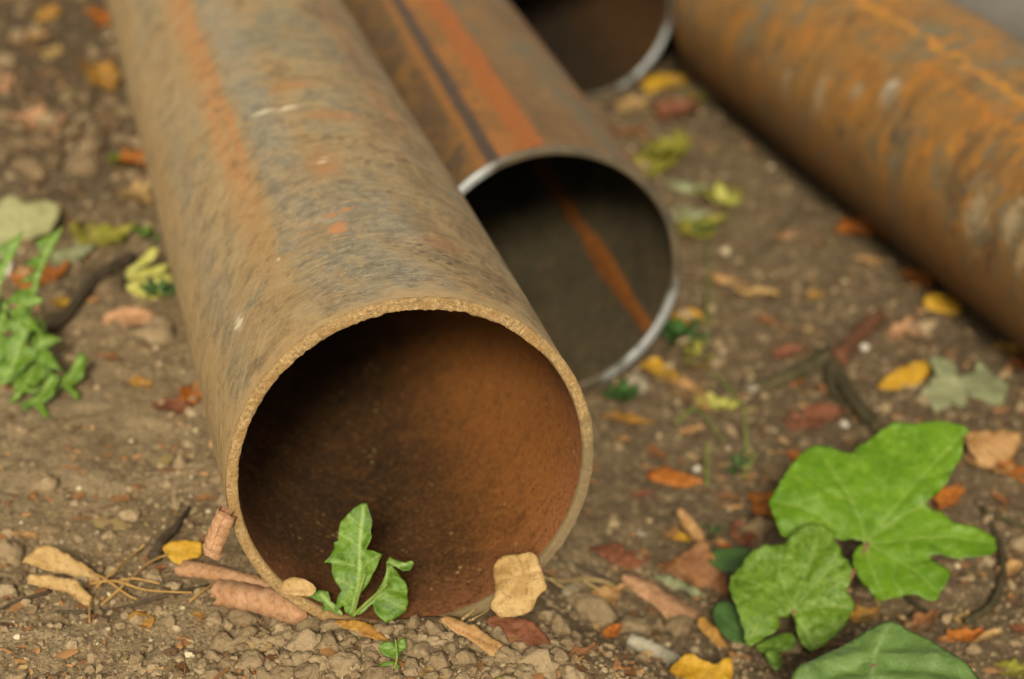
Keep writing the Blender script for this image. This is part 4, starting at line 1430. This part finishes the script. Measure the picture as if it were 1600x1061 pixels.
dl = [
    ([(440, 656), (415, 640), (405, 610), (372, 640), (362, 625), (385, 560), (400, 540), (368, 500), (352, 455), (350, 415), (312, 415), (345, 385), (365, 345), (360, 318), (384, 310), (382, 270), (396, 220), (420, 190), (455, 155), (490, 136), (514, 138), (526, 180), (538, 220), (532, 262), (540, 290), (520, 330), (510, 352), (545, 356), (588, 372), (572, 410), (548, 455), (528, 500), (508, 530), (490, 550), (470, 600), (452, 645)],
     [[(442, 654), (470, 560), (478, 440), (480, 320), (500, 150)]], [[(478, 440), (430, 420), (350, 410)], [(478, 450), (530, 400), (580, 375)], [(480, 340), (430, 300), (390, 280)], [(482, 310), (520, 270), (535, 240)], [(470, 540), (430, 510), (375, 490)], [(486, 240), (450, 210), (420, 195)]], (0, -.86, .42), 'tall upright toothed leaf'),
    ([(466, 655), (470, 630), (520, 600), (548, 560), (580, 510), (600, 470), (604, 415), (628, 428), (660, 460), (690, 500), (702, 540), (700, 600), (690, 640), (660, 660), (600, 694), (570, 670), (545, 640), (540, 600), (520, 620), (490, 650)],
     [[(466, 652), (540, 590), (590, 530), (612, 440)]], [[(560, 570), (620, 590), (680, 620)], [(590, 530), (650, 540), (695, 550)], [(605, 480), (640, 480), (670, 490)]], (.25, -.80, .5), 'shorter drooping leaf'),
    ([(600, 420), (618, 392), (640, 402), (690, 412), (722, 400), (732, 412), (712, 445), (680, 448), (645, 430), (622, 432)], [[(604, 415), (660, 425), (725, 408)]], [], (.1, -.6, .8), 'small side leaf'),
    ([(400, 655), (360, 640), (330, 630), (310, 640), (312, 600), (280, 585), (262, 572), (218, 568), (245, 556), (270, 548), (290, 538), (318, 542), (340, 545), (345, 590), (370, 610), (400, 640)], [[(398, 652), (340, 600), (300, 560)]], [], (-.1, -.85, .5), 'small dark side leaf'),
]
for out, vs, svs, n, lab in dl:
    P0 = d_base + Vector((0, -.002, .002))
    plant_leaf(crop(out, DX, DY, KD), None, 0, n, [crop(v, DX, DY, KD) for v in vs], [crop(v, DX, DY, KD) for v in svs], LM['green'], relief_d, lab, spacing=.0016, vein_w=.0010, jag=.0007, root=dm, P0=P0, smoothing=0)
tube('stalk', [d_base, d_base + Vector((.004, -.002, .018)), d_base + Vector((.010, .001, .036))], .0014, .0010, BK['greenstem'], dm)
tube('stalk', [d_base, d_base + Vector((.010, -.002, .012)), d_base + Vector((.026, .002, .026))], .0014, .0010, BK['greenstem'], dm)

# ---- sprout at the bottom edge
sp = weed(612, 1052, 'tiny green sprout at the bottom edge below the dandelion', 'weed_sprout')
for out in ([(590, 1010), (600, 1003), (618, 1006), (628, 1018), (622, 1030), (606, 1028), (594, 1020)], [(618, 1012), (622, 1000), (634, 998), (636, 1010), (628, 1020)], [(576, 1056), (590, 1040), (608, 1032), (624, 1036), (622, 1050), (604, 1060), (584, 1064)]):
    plant_leaf(out, None, 0, (0, -.6, .8), [[out[0], out[3]]], [], LM['green'], relief_d, None, spacing=.0018, vein_w=.0006, root=sp, P0=Vector(sp.location) + Vector((0, 0, .004)))
tube('stem', [Vector(sp.location), Vector(sp.location) + Vector((.004, 0, .012)), Vector(sp.location) + Vector((.003, .004, .026))], .0009, .0007, BK['greenstem'], sp)

# ---- dandelion at the left edge
KL, LX, LY = 400 / 1061, 0, 280
dd = weed(12, 600, 'dandelion with jagged leaves at the left edge')
e_base = Vector(dd.location)
ll = [
    ([(120, 640), (95, 600), (112, 545), (118, 520), (20, 518), (60, 470), (132, 452), (140, 430), (70, 430), (130, 398), (150, 372), (92, 350), (170, 312), (150, 262), (205, 228), (262, 192), (246, 236), (215, 300), (196, 330), (178, 380), (160, 440), (148, 500), (132, 560), (126, 600)], [[(122, 640), (130, 540), (160, 400), (200, 280), (256, 200)]], (.15, -.75, .6), 'long toothed leaf rising at the left'),
    ([(0, 860), (-20, 800), (20, 740), (10, 680), (60, 640), (20, 600), (90, 560), (95, 520), (122, 555), (128, 620), (105, 690), (165, 712), (150, 745), (100, 790), (50, 840)], [[(0, 855), (50, 780), (90, 660), (115, 560)]], (0, -.75, .65), 'broad toothed leaf at the left edge'),
    ([(110, 700), (160, 690), (158, 625), (200, 640), (262, 655), (232, 680), (195, 700), (250, 780), (268, 800), (220, 790), (160, 770)], [[(115, 710), (180, 680), (255, 658)]], (.1, -.6, .8), 'short toothed leaf beside the stick'),
    ([(190, 850), (240, 830), (290, 790), (318, 740), (335, 722), (370, 740), (352, 780), (348, 820), (300, 850), (330, 900), (325, 925), (280, 880), (262, 860), (215, 892), (222, 860)], [[(195, 852), (280, 830), (340, 740)]], (.1, -.55, .82), 'jagged leaf lying toward the pipe'),
    ([(0, 640), (-30, 560), (0, 560), (20, 535), (35, 580), (60, 610), (20, 640)], [[(-10, 640), (20, 545)]], (0, -.7, .7), 'leaf cut by the left edge'),
    ([(30, 930), (60, 890), (100, 850), (140, 858), (190, 850), (150, 880), (100, 880), (60, 925)], [[(40, 920), (180, 855)]], (0, -.5, .85), 'pale withered leaf at the foot'),
]
for out, vs, n, lab in ll:
    plant_leaf(crop(out, LX, LY, KL), None, 0, n, [crop(v, LX, LY, KL) for v in vs], [], LM['green'], relief_d, lab, spacing=.0028, vein_w=.0012, root=dd, P0=e_base + Vector((0, -.008, .034 + .004 * (len(lab) % 3))), smoothing=0)

for q, (ox, oy, n, idx) in enumerate(((-34, -14, (-.1, -.7, .7), 1), (26, 18, (.2, -.55, .8), 1), (-46, 30, (-.2, -.6, .75), 3), (-30, -60, (-.25, -.7, .65), 2), (-60, 8, (-.1, -.8, .55), 0))):
    out, vs, _, lab = ll[idx]
    plant_leaf(crop(out, LX + ox, LY + oy, KL), None, 0, n, [crop(v, LX + ox, LY + oy, KL) for v in vs], [], LM['green'], relief_d, None, spacing=.003, vein_w=.0012, root=dd, P0=e_base + Vector((0, -.004, .028 + .004 * q)), smoothing=0)

# ---- fallen leaves in the sharp zone, each with its own outline
C3, C4, C5, C6, C8, C2 = (0, 760, .3375), (400, 740, .3375), (860, 700, .3401), (1080, 620, .4157), (1250, 300, .3772), (0, 280, .377)


def shaped_leaf(outline, cr, col, label, n=(0, -.3, .95), above=.008, curl=-6.0, ribs=0, ribamp=.0015, wave=1.0, rib_to=None, name='fallen_leaf', twist=0.0, spacing=.0022, veins=None, settle=True, sm=1, jag=.0009, mouth=None):
    pts = crop(outline, *cr)
    cx, cy = np.mean(pts, 0)
    P0 = at(cx, cy, above) if mouth is None else at_mouth(cx, cy, mouth)
    n = Vector(n).normalized()
    O, M = traced(pts, P0, n)
    if veins is None:
        a = O[0]
        b = O[int(np.argmax(np.hypot(*(O - a).T)))] if rib_to is None else O[rib_to]
        vl = [[tuple(a), tuple(b)]]
    else:
        vl = [traced(crop(v, *cr), P0, n)[0] for v in veins]
        a, b = np.array(vl[0][0]), np.array(vl[0][-1])
    ax = (b - a) / (np.hypot(*(b - a)) + 1e-9)
    Ln = float(np.hypot(*(b - a)))
    half = max(float(np.abs((O - a) @ np.array([-ax[1], ax[0]])).max()), .003)
    sv = []
    for k in range(1, 7):
        c = a + (b - a) * k / 7.5
        for sg in (1, -1):
            d = ax * .55 + np.array([-ax[1], ax[0]]) * sg
            sv.append([tuple(c), tuple(c + d * half)])
    LEAF_N[0] += 1
    sd = LEAF_N[0] * 5.3

    def rel(x, y, dv, de):
        P = np.stack([x, y], -1) - a
        along, ac = P @ ax, P @ np.array([-ax[1], ax[0]])
        z = curl * (ac + .15 * half) ** 2 + twist * along * ac
        z += wave * (.0022 * vnoise(x * 70 + sd, y * 70, 101) + .0010 * vnoise(x * 190, y * 190 + sd, 102))
        z += wave * np.exp(-(de / .004) ** 2) * .0022 * vnoise(x * 130 + sd, y * 130, 103)
        z += .0006 * (1 - np.exp(-(dv / .002) ** 2))
        z += -.8 * (along - Ln * .5) ** 2 * .6
        if ribs:
            z += ribamp * np.abs(np.sin(np.pi * ribs * (along + .25 * np.abs(ac)) / Ln)) * 1.0
        return z
    o = blade(name, O, vl, LM[col], spacing, rel, None, sv, vein_w=.0007, jag=jag, seed=LEAF_N[0], smoothing=sm, thick=.0003)
    o.rotation_euler = M.to_euler()
    V = np.array([v.co[:] for v in o.data.vertices]) @ np.array(M).T + np.array(P0)
    if mouth is not None:
        o.location = P0
        return tag(o, label, 'leaf')
    gap = float(np.percentile(V[:, 2] - gh(V[:, 0], V[:, 1]), 12))
    o.location = P0 - Vector((0, 0, gap - .0005 if (settle or gap < 0) else 0))
    return tag(o, label, 'leaf')


shaped_leaf([(480, 440), (440, 450), (390, 432), (330, 415), (270, 402), (210, 395), (160, 372), (120, 352), (95, 360), (120, 325), (165, 285), (210, 272), (260, 285), (330, 325), (400, 370), (450, 410)], C3, 'beige', 'beige curled leaf, upper of two at the lower left', n=(0, -.75, .65), above=.018, curl=16, settle=False)
shaped_leaf([(438, 545), (400, 555), (370, 540), (320, 500), (260, 480), (190, 465), (140, 455), (120, 430), (150, 405), (215, 410), (290, 415), (340, 425), (375, 450), (395, 480), (435, 515)], C3, 'beige', 'beige leaf with ragged curled tip, lower of two at the lower left', n=(0, -.7, .7), above=.012, curl=-30, settle=False)
shaped_leaf([(935, 300), (920, 330), (880, 330), (840, 368), (800, 350), (775, 320), (750, 290), (790, 258), (850, 242), (890, 255), (935, 255)], C3, 'yellow', 'bright yellow leaf by the upright curled leaf at lower left', n=(0, -.5, .85), above=.010, curl=-8, settle=False)
shaped_leaf([(1470, 480), (1440, 510), (1400, 510), (1340, 505), (1295, 490), (1310, 440), (1350, 412), (1400, 422), (1440, 450)], C3, 'beige', 'beige leaf standing inside the mouth left of the dandelion', n=(0, -.8, .6), above=.010, curl=-14, settle=False, mouth=-.012)
shaped_leaf([(712, 610), (690, 632), (650, 612), (610, 604), (590, 580), (620, 555), (670, 550), (708, 568)], C3, 'ochre', 'small ochre leaf below the dry stalks at lower left', above=.006, curl=-18)
shaped_leaf([(360, 680), (420, 664), (500, 676), (560, 710), (600, 755), (618, 785), (560, 772), (500, 750), (440, 722), (390, 704)], C4, 'ochre', 'ochre leaf lying below the dandelion in the pipe mouth', n=(0, -.5, .85), above=.009, curl=-16, settle=False)
shaped_leaf([(850, 680), (880, 652), (950, 666), (1030, 704), (1090, 744), (1140, 784), (1168, 830), (1130, 870), (1095, 884), (1080, 846), (1030, 796), (960, 750), (890, 714)], C4, 'tan', 'long tan leaf below the middle of the pipe mouth', n=(.1, -.5, .85), above=.010, curl=-24, settle=False)
shaped_leaf([(1060, 680), (1130, 640), (1180, 660), (1280, 670), (1330, 720), (1360, 770), (1370, 812), (1300, 838), (1220, 828), (1150, 800), (1120, 740), (1080, 705)], C4, 'red', 'broad reddish leaf under the round beige leaf', n=(.1, -.45, .88), above=.008, curl=-8, rib_to=6, settle=False)
shaped_leaf([(165, 455), (200, 430), (260, 408), (330, 438), (400, 466), (470, 488), (440, 540), (380, 552), (320, 532), (270, 512), (240, 485)], C5, 'red', 'reddish leaf lying right of the pipe mouth', above=.008, curl=-10, wave=1.6)
shaped_leaf([(480, 485), (560, 488), (640, 458), (705, 440), (735, 520), (785, 570), (824, 620), (800, 672), (740, 664), (680, 622), (620, 582), (540, 540)], C5, 'brown', 'broad brown curled leaf behind the long brownish pink leaf', n=(.1, -.4, .9), above=.012, curl=14, rib_to=7, wave=1.8)
shaped_leaf([(460, 575), (540, 568), (620, 598), (680, 648), (735, 690), (690, 704), (600, 654), (520, 614)], C5, 'greygreen', 'grey beige leaf half hidden between the two brown leaves', above=.005, curl=-6)
shaped_leaf([(320, 600), (350, 560), (400, 562), (500, 616), (600, 664), (680, 710), (738, 722), (720, 764), (650, 804), (560, 822), (500, 752), (420, 684), (350, 634)], C5, 'pink', 'long brownish pink leaf beside the fine roots', n=(0, -.5, .86), above=.013, curl=-26, rib_to=8, settle=False)
shaped_leaf([(720, 432), (690, 442), (650, 412), (600, 352), (580, 290), (600, 268), (650, 328), (702, 388)], C5, 'tan', 'slim tan leaf pointing up behind the brown leaves', n=(-.1, -.8, .6), above=.012, curl=-40, settle=False)
shaped_leaf([(830, 945), (790, 932), (730, 872), (660, 795), (722, 768), (772, 838)], C5, 'ochre', 'narrow ochre leaf below the long brownish pink leaf', n=(.1, -.5, .85), above=.009, curl=-30, settle=False)
shaped_leaf([(690, 1110), (620, 1100), (540, 1075), (545, 1010), (590, 960), (640, 932), (700, 972), (760, 990), (790, 965), (838, 952), (842, 1061), (800, 1110)], C5, 'yellow', 'bright yellow-orange leaf at the bottom edge', n=(0, -.65, .76), above=.016, curl=-5, rib_to=8, settle=False, wave=1.4)
shaped_leaf([(440, 100), (470, 64), (540, 68), (600, 98), (660, 128), (724, 150), (690, 182), (620, 178), (560, 154), (490, 152), (450, 132)], C5, 'orange', 'orange-brown leaf alone on the soil right of the mouth', above=.008, curl=-12)
shaped_leaf([(1025, 180), (1040, 130), (1130, 135), (1238, 124), (1238, 190), (1200, 240), (1160, 312), (1110, 302), (1080, 252), (1040, 215)], C6, 'tan', 'tan folded leaf at right behind the lobed green leaf', n=(.1, -.5, .86), above=.014, curl=-14, rib_to=3, settle=False, wave=1.8)
shaped_leaf([(310, 800), (370, 750), (440, 708), (545, 692), (534, 750), (482, 802), (430, 828), (370, 818)], C8, 'yellow', 'pointed yellow leaf beside the grey-green maple leaf', above=.010, curl=-8, n=(0, -.4, .9))
shaped_leaf([(505, 440), (530, 402), (600, 402), (660, 428), (684, 470), (660, 508), (600, 504), (530, 478)], C8, 'yellow', 'yellow leaf lying just under the orange pipe', above=.010, curl=-12, n=(0, -.5, .86))
shaped_leaf([(690, 850), (735, 862), (790, 892), (850, 884), (866, 800), (800, 765), (745, 700), (715, 742), (660, 772), (640, 720), (585, 688), (535, 700), (560, 765), (500, 832), (540, 880), (570, 934), (600, 905), (640, 944), (702, 904)], C8, 'greygreen', 'grey-green maple leaf flat on the soil at right', n=(0, -.25, .97), above=.006, curl=-1, name='maple_leaf', spacing=.003, sm=0,
            veins=[[(700, 860), (590, 780), (560, 710)], [(700, 860), (600, 860), (520, 850)], [(700, 860), (730, 780), (745, 715)], [(700, 860), (790, 830), (850, 830)], [(690, 860), (640, 920)]])
shaped_leaf([(665, 540), (640, 572), (560, 592), (510, 608), (440, 588), (412, 562), (450, 522), (540, 506), (620, 520)], C2, 'pink', 'tan leaf folded like a boat beside the dark stick', n=(0, -.6, .8), above=.012, curl=22)
shaped_leaf([(40, 310), (0, 330), (-70, 320), (-90, 230), (-50, 160), (0, 84), (60, 68), (100, 96), (150, 90), (200, 84), (250, 108), (234, 170), (204, 222), (142, 244), (104, 292), (72, 346)], C2, 'pale', 'large pale green maple leaf at the left edge', n=(.1, -.7, .7), above=.016, curl=-2, name='maple_leaf', spacing=.003, sm=0, settle=False,
            veins=[[(30, 310), (60, 200), (70, 80)], [(30, 310), (130, 190), (230, 115)], [(30, 310), (-20, 200), (-40, 150)], [(30, 310), (100, 280)]])
shaped_leaf([(510, 405), (540, 392), (600, 358), (640, 330), (664, 290), (624, 284), (562, 346)], C2, 'yellowgreen', 'narrow yellow-green leaf against the big pipe, above its broader twin', n=(0, -.7, .7), above=.020, curl=-8, settle=False)
shaped_leaf([(508, 408), (600, 366), (692, 334), (694, 374), (620, 404), (550, 418)], C2, 'yellowgreen', 'long pale yellow-green leaf touching the big pipe', n=(0, -.6, .8), above=.014, curl=-12, settle=False)
shaped_leaf([(508, 428), (600, 418), (680, 408), (694, 450), (650, 488), (612, 472), (590, 504), (540, 472)], C2, 'yellowgreen', 'olive yellow leaf below the pale yellow-green leaves by the big pipe', n=(0, -.6, .8), above=.008, curl=-6, settle=False)

# ---- dry leaves rolled up like scrolls
def scroll_leaf(p0, p1, r, turns, start, col, label, ribs=8, ragged=.22, squash=.85, taper=.0, seed=1):
    p0, p1 = Vector(p0), Vector(p1)
    ax = p1 - p0
    L = ax.length
    M = frame(p0, ax.cross(Vector((0, 0, 1)).cross(ax)) if abs(ax.normalized().z) < .95 else Vector((0, -1, 0)), ax)
    nu, nv = 46, 54
    T, S = np.meshgrid(np.linspace(0, 1, nu), np.linspace(0, 1, nv), indexing='ij')
    ang = start + S * turns * 2 * np.pi
    cut0 = ragged * (.5 + .5 * vnoise(S * 5 + seed, S * 0 + seed, 111)) + ragged * .5 * vnoise(S * 14, S * 0 + seed, 112)
    cut1 = ragged * (.5 + .5 * vnoise(S * 5 + seed + 9, S * 0, 113)) + ragged * .5 * vnoise(S * 14 + 5, S * 0 + seed, 114)
    x = L * (cut0 * .5 + T * (1 - .5 * cut0 - .5 * cut1))
    rr = r * (1 - .42 * S) * (1 - taper * T) * (1 + .10 * vnoise(T * 4 + seed, ang * .8, 115) + .05 * vnoise(T * 11, ang * 2 + seed, 116))
    rib = np.abs(np.sin(np.pi * ribs * (T + .20 * np.abs(S - .45))))
    rr = rr + r * .07 * rib
    bend = .10 * L * (T - .5) ** 2
    V = np.stack([x, rr * np.cos(ang), rr * np.sin(ang) * squash - bend], -1).reshape(-1, 3)
    mid = np.exp(-((S - .45) / .02) ** 2)
    vein = np.clip(mid + .6 * np.exp(-(rib / .22) ** 2), 0, 1)
    edge = np.clip(np.maximum((np.abs(S - .5) - .38) / .12, (np.abs(T - .5) - .40) / .10), 0, 1) * np.clip(.5 + vnoise(T * 9 + seed, S * 5, 117), 0, 1)
    i = np.arange(nu * nv).reshape(nu, nv)
    q = np.stack([i[:-1, :-1], i[1:, :-1], i[1:, 1:], i[:-1, 1:]], -1).reshape(-1, 4)
    o = mesh_obj('fallen_leaf', V, q.tolist(), LM[col], attrs={'vein': vein.ravel(), 'edge': edge.ravel()})
    o.location = p0
    o.rotation_euler = M.to_euler()
    sol = o.modifiers.new('thickness', 'SOLIDIFY')
    sol.thickness = .0004
    return tag(o, label, 'leaf')


scroll_leaf(at_soil(340, 924, .0095), at_soil(490, 960, .0105), .0112, 1.35, .9, 'pink', 'rolled pale pink leaf tube before the lower left rim', ribs=7, seed=3)
scroll_leaf(at_soil(282, 886, .012), at_soil(438, 920, .010), .0105, .62, -.35, 'pink', 'ribbed pinkish leaf under the lower left rim of the big pipe', ribs=11, ragged=.14, taper=.45, seed=8)
scroll_leaf(at_mouth(326, 868, -.010), at_mouth(354, 794, -.004), .0085, 1.2, 2.4, 'pink', 'pink leaf rolled into a tube leaning up against the left rim', ribs=5, seed=14)

# ---- round beige leaf leaning on the rim
P_r = at_mouth(808, 935, -.030)
out_r = crop([(1105, 630), (1088, 610), (1110, 560), (1102, 510), (1098, 440), (1106, 410), (1140, 385), (1190, 368), (1250, 370), (1290, 390), (1312, 425), (1330, 470), (1335, 510), (1348, 540), (1320, 565), (1300, 590), (1285, 620), (1250, 640), (1200, 652), (1160, 640), (1130, 648)], 400, 740, .3375)
rl_n = (-.05, -.62, .78)
O_, M_ = traced(out_r, P_r, rl_n)
V_ = [traced(crop(v, 400, 740, .3375), P_r, rl_n)[0] for v in ([(1340, 470), (1230, 480), (1100, 510)], [(1230, 480), (1180, 560), (1120, 600)], [(1240, 480), (1230, 420), (1200, 375)], [(1200, 484), (1150, 440), (1105, 430)])]
rl = blade('fallen_leaf', O_, V_, LM['beige'], .0018, lambda x, y, dv, de: .003 * np.clip(dv / .012, 0, 1) + .002 * vnoise(x * 60, y * 60, 97) + .0016 * vnoise(x * 25, y * 120, 98) - 1.1 * np.clip(-(y + .001), 0, 1) + .25 * np.clip(y, 0, 1) * x / .03 + .003 * np.exp(-(de / .004) ** 2) * vnoise(x * 120, y * 120, 99), vein_w=.0009, jag=.0011, smoothing=1, thick=.0003)
rl.location, rl.rotation_euler = P_r, M_.to_euler()
tag(rl, 'round beige leaf propped against the lower right of the pipe mouth', 'leaf')


# ---------------------------------------------------------------- twigs, stalks, stones, grass
def px_path(pts, above):
    ab = above if isinstance(above, (list, tuple)) else [above] * len(pts)
    return [at(x, y, h) for (x, y), h in zip(pts, ab)]


def twig(name, pts, r0, r1, mat, label, cat='twig', above=.004, jit=.22, branches=(), group=None, n=10):
    root_p = px_path(pts, above)
    o = tube(name, root_p, r0, r1, BK[mat], n=n, jit=jit, seed=pts[0][0])
    tag(o, label, cat, group)
    for b, rb in branches:
        tube('branch', px_path(b, above), rb, rb * .5, BK[mat], o, n=6, jit=jit)
    return o


twig('stick', [(70, 522), (108, 488), (140, 446), (172, 420), (206, 402)], .0058, .0068, 'dark', 'thick dark stick on the ground left of the big pipe', 'stick', .006, branches=([((182, 420), (192, 436), (190, 452)), .003],))
twig('stick', [(1310, 560), (1342, 524), (1374, 494)], .0105, .0088, 'brown', 'short thick red-brown stick on the right', 'stick', .008, jit=.3)
twig('twig', [(1180, 606), (1216, 596), (1250, 582), (1292, 562)], .0090, .0104, 'olive', 'dark twig lying left of the red-brown stick', 'twig', .005)
twig('twig', [(1290, 552), (1310, 590), (1336, 630), (1372, 672)], .0094, .0080, 'olive', 'dark twig slanting down behind the lobed green leaf', 'twig', .006, branches=([((1296, 570), (1300, 610), (1326, 648)), .0062],))
twig('twig', [(240, 872), (256, 842), (270, 828), (282, 812), (296, 794)], .0050, .0018, 'dark', 'short dark twig behind the yellow leaf at lower left', 'twig', .006)
twig('twig', [(88, 956), (150, 956), (200, 948), (260, 930), (326, 916)], .0014, .0018, 'dark', 'thin dark twig under the dry stalks at lower left', 'twig', .003)
twig('twig', [(0, 952), (40, 936), (80, 924)], .0013, .0016, 'dark', 'thin dark twig at the left edge below the beige leaves', 'twig', .003)
twig('twig', [(1508, 972), (1548, 946), (1566, 900), (1562, 850), (1536, 794)], .0036, .0030, 'olive', 'curved dark twig at lower right', 'twig', .005)
twig('twig', [(1400, 920), (1430, 944), (1460, 968)], .0030, .0024, 'olive', 'short dark twig under the lobed green leaf', 'twig', .004)
twig('twig', [(1556, 806), (1600, 822)], .0030, .0030, 'olive', 'dark twig at the right edge', 'twig', .004)
twig('twig', [(1140, 402), (1186, 398), (1230, 344), (1256, 322)], .0018, .0014, 'olive', 'thin grey twig near the orange rusted pipe', 'twig', .003)
twig('twig', [(900, 884), (940, 900), (980, 930)], .0024, .0018, 'dark', 'short dark twig in the shade behind the fine roots', 'twig', .002)
stk = [([(150, 918), (180, 890), (214, 862), (226, 850)], 'dry ochre stalk rising from the beige leaves, the leftmost'),
       ([(158, 946), (196, 912), (232, 880), (262, 866)], 'dry ochre stalk crossing toward the yellow leaf'),
       ([(140, 912), (180, 908), (230, 922), (300, 926)], 'dry ochre stalk lying flat toward the ribbed leaf'),
       ([(128, 890), (160, 902), (200, 930), (214, 936)], 'short dry stalk beside the beige leaves'),
       ([(296, 940), (316, 924), (340, 908)], 'short dry stalk under the ribbed pink leaf'),
       ([(140, 972), (140, 950), (144, 930)], 'stub of ochre stalk below the two beige leaves'),
       ([(170, 912), (208, 904), (250, 912)], 'fine dry stalk lying between the others at lower left')]
for k, (pts, lab) in enumerate(stk):
    twig('dry_stalk', pts, .0011, .0008, 'stalk', lab, 'stalk', [.004] + [.009 - .001 * (k % 3)] * (len(pts) - 1), jit=.15, group='dry stalks at lower left', n=7)
# fine roots by the round leaf
rt = twig('fine_root', [(848, 902), (880, 908), (912, 904), (954, 912), (968, 930)], .0012, .0009, 'straw', 'pale fine roots beside the round beige leaf', 'root', [.020, .016, .010, .010, .006], jit=.3,
          branches=([((862, 906), (876, 892), (894, 884)), .0010], [((858, 904), (884, 920), (918, 928)), .0010], [((954, 912), (968, 922), (966, 946)), .0008], [((912, 906), (940, 922), (990, 924), (1030, 950), (1046, 974)), .0008]))
twig('dry_straw', [(722, 968), (744, 950), (768, 932), (790, 914)], .0012, .0009, 'straw', 'dry straw in the mouth touching the round beige leaf', 'straw', .008, jit=.2,
     branches=([((730, 962), (750, 938), (772, 918)), .0008], [((738, 968), (764, 952), (790, 928)), .0008]))
twig('wood_chip', [(984, 1000), (1010, 1012), (1040, 1026), (1068, 1040)], .0068, .0060, 'grey', 'pale grey bleached stick end near the bottom edge', 'stick', .006, jit=.2)
# grass stems on the right
for pts, ab, lab in (([(1166, 742), (1166, 690), (1164, 640)], [.0, .02, .05], 'upright green grass stem right of the mouth'),
                     ([(1160, 748), (1174, 722), (1184, 706)], [.0, .012, .02], 'short green grass stem at the foot of the upright one'),
                     ([(1160, 636), (1130, 596), (1096, 566)], [.004, .012, .008], 'long green stem arching toward the second pipe'),
                     ([(1106, 760), (1104, 720), (1106, 690)], [.0, .012, .025], 'faint green stem behind the orange-brown leaf'),
                     ([(1104, 540), (1108, 440), (1110, 380)], [.0, .02, .03], 'green stem below the olive leaf beside the second pipe'),
                     ([(1056, 660), (1090, 640), (1130, 690)], [.002, .01, .002], 'bent brownish green stem in the middle right')):
    twig('grass_stem', pts, .0014, .0008, 'greenstem', lab, 'grass stem', ab, jit=.1, group='thin green stems on the right', n=6)


def sprout(px, py, n, size, label, col='dark'):
    w = weed(px, py, label, 'weed_sprout')
    for k in range(n):
        a = k * 2.399 + px
        L = size * random.uniform(.7, 1.1)
        out = [(0, 0), (L * .3, L * .22), (L * .7, L * .24), (L, 0), (L * .7, -L * .24), (L * .3, -L * .22)]
        o = blade('leaf', out, [[(0, 0), (L, 0)]], LM[col], L / 6, lambda x, y, dv, de: .15 * y * y / L + .1 * x * x / L, vein_w=.0006, smoothing=1)
        o.parent = w
        o.location = (.002 * math.cos(a), .002 * math.sin(a), .003 + .004 * (k % 3))
        o.rotation_euler = (0, -random.uniform(.25, .8), a)
    return w


sprout(1060, 540, 16, .036, 'dark green weed beside the second pipe rim', 'dark')
sprout(972, 632, 12, .026, 'small green weed between the two pipe mouths', 'dark')
sprout(184, 262, 5, .016, 'small bright green sprout against the big pipe at upper left', 'green')
sprout(1100, 372, 8, .020, 'green weed under the olive leaf beside the second pipe', 'dark')
sprout(252, 470, 7, .024, 'dark green weed under the flank of the big pipe', 'dark')
sprout(232, 384, 6, .020, 'green weed against the big pipe above the yellow-green leaves', 'green')
sprout(1160, 190, 9, .020, 'mossy green weed at the foot of the orange pipe', 'olive')
sprout(1110, 845, 5, .012, 'small dark weed behind the brown curled leaf', 'dark')
sprout(572, 6, 14, .050, 'dark green weed in the gap between the two front pipes', 'dark')
sprout(1036, 258, 9, .034, 'yellow-green weed beside the upper rim of the second pipe', 'olive')
sprout(1136, 330, 8, .034, 'pale yellow-green weed on the soil right of the second pipe', 'yellowgreen')
sprout(1090, 574, 7, .022, 'olive weed below the orange-yellow leaf beside the second pipe', 'olive')
sprout(1152, 748, 6, .016, 'small green weed at the foot of the grass stems', 'dark')
sprout(1085, 165, 8, .020, 'olive weed in the dark below the third pipe', 'olive')


def stone(px, py, size, mat, label, k):
    W, F = lump(ICO3, 900 + k, .22, 1.1)
    o = mesh_obj('stone', W * np.array([size, size * .72, size * .6]), F.tolist(), BK[mat])
    p = at(px, py)
    o.location = (p.x, p.y, float(gh(p.x, p.y)[0]) + size * .35)
    o.rotation_euler = (.2, .1, k * 1.7)
    return tag(o, label, 'stone')


stone(1320, 668, .0075, 'white', 'small white stone behind the lobed green leaf', 1)
stone(1176, 612, .0090, 'stone', 'pale tan stone at the end of the dark twig', 2)
stone(10, 426, .012, 'white', 'whitish stone at the left edge under the pale maple leaf', 3)
stone(992, 612, .020, 'stone', 'grey stone between the two pipe mouths', 4)
stone(1350, 545, .0075, 'white', 'small pale stone beside the red-brown stick', 5)
stone(1090, 735, .005, 'white', 'tiny white stone above the orange-brown leaf', 6)
stone(1000, 838, .006, 'stone', 'small grey stone right of the mouth above the reddish leaf', 7)
stone(890, 930, .010, 'stone', 'light grey stone below the fine roots', 8)
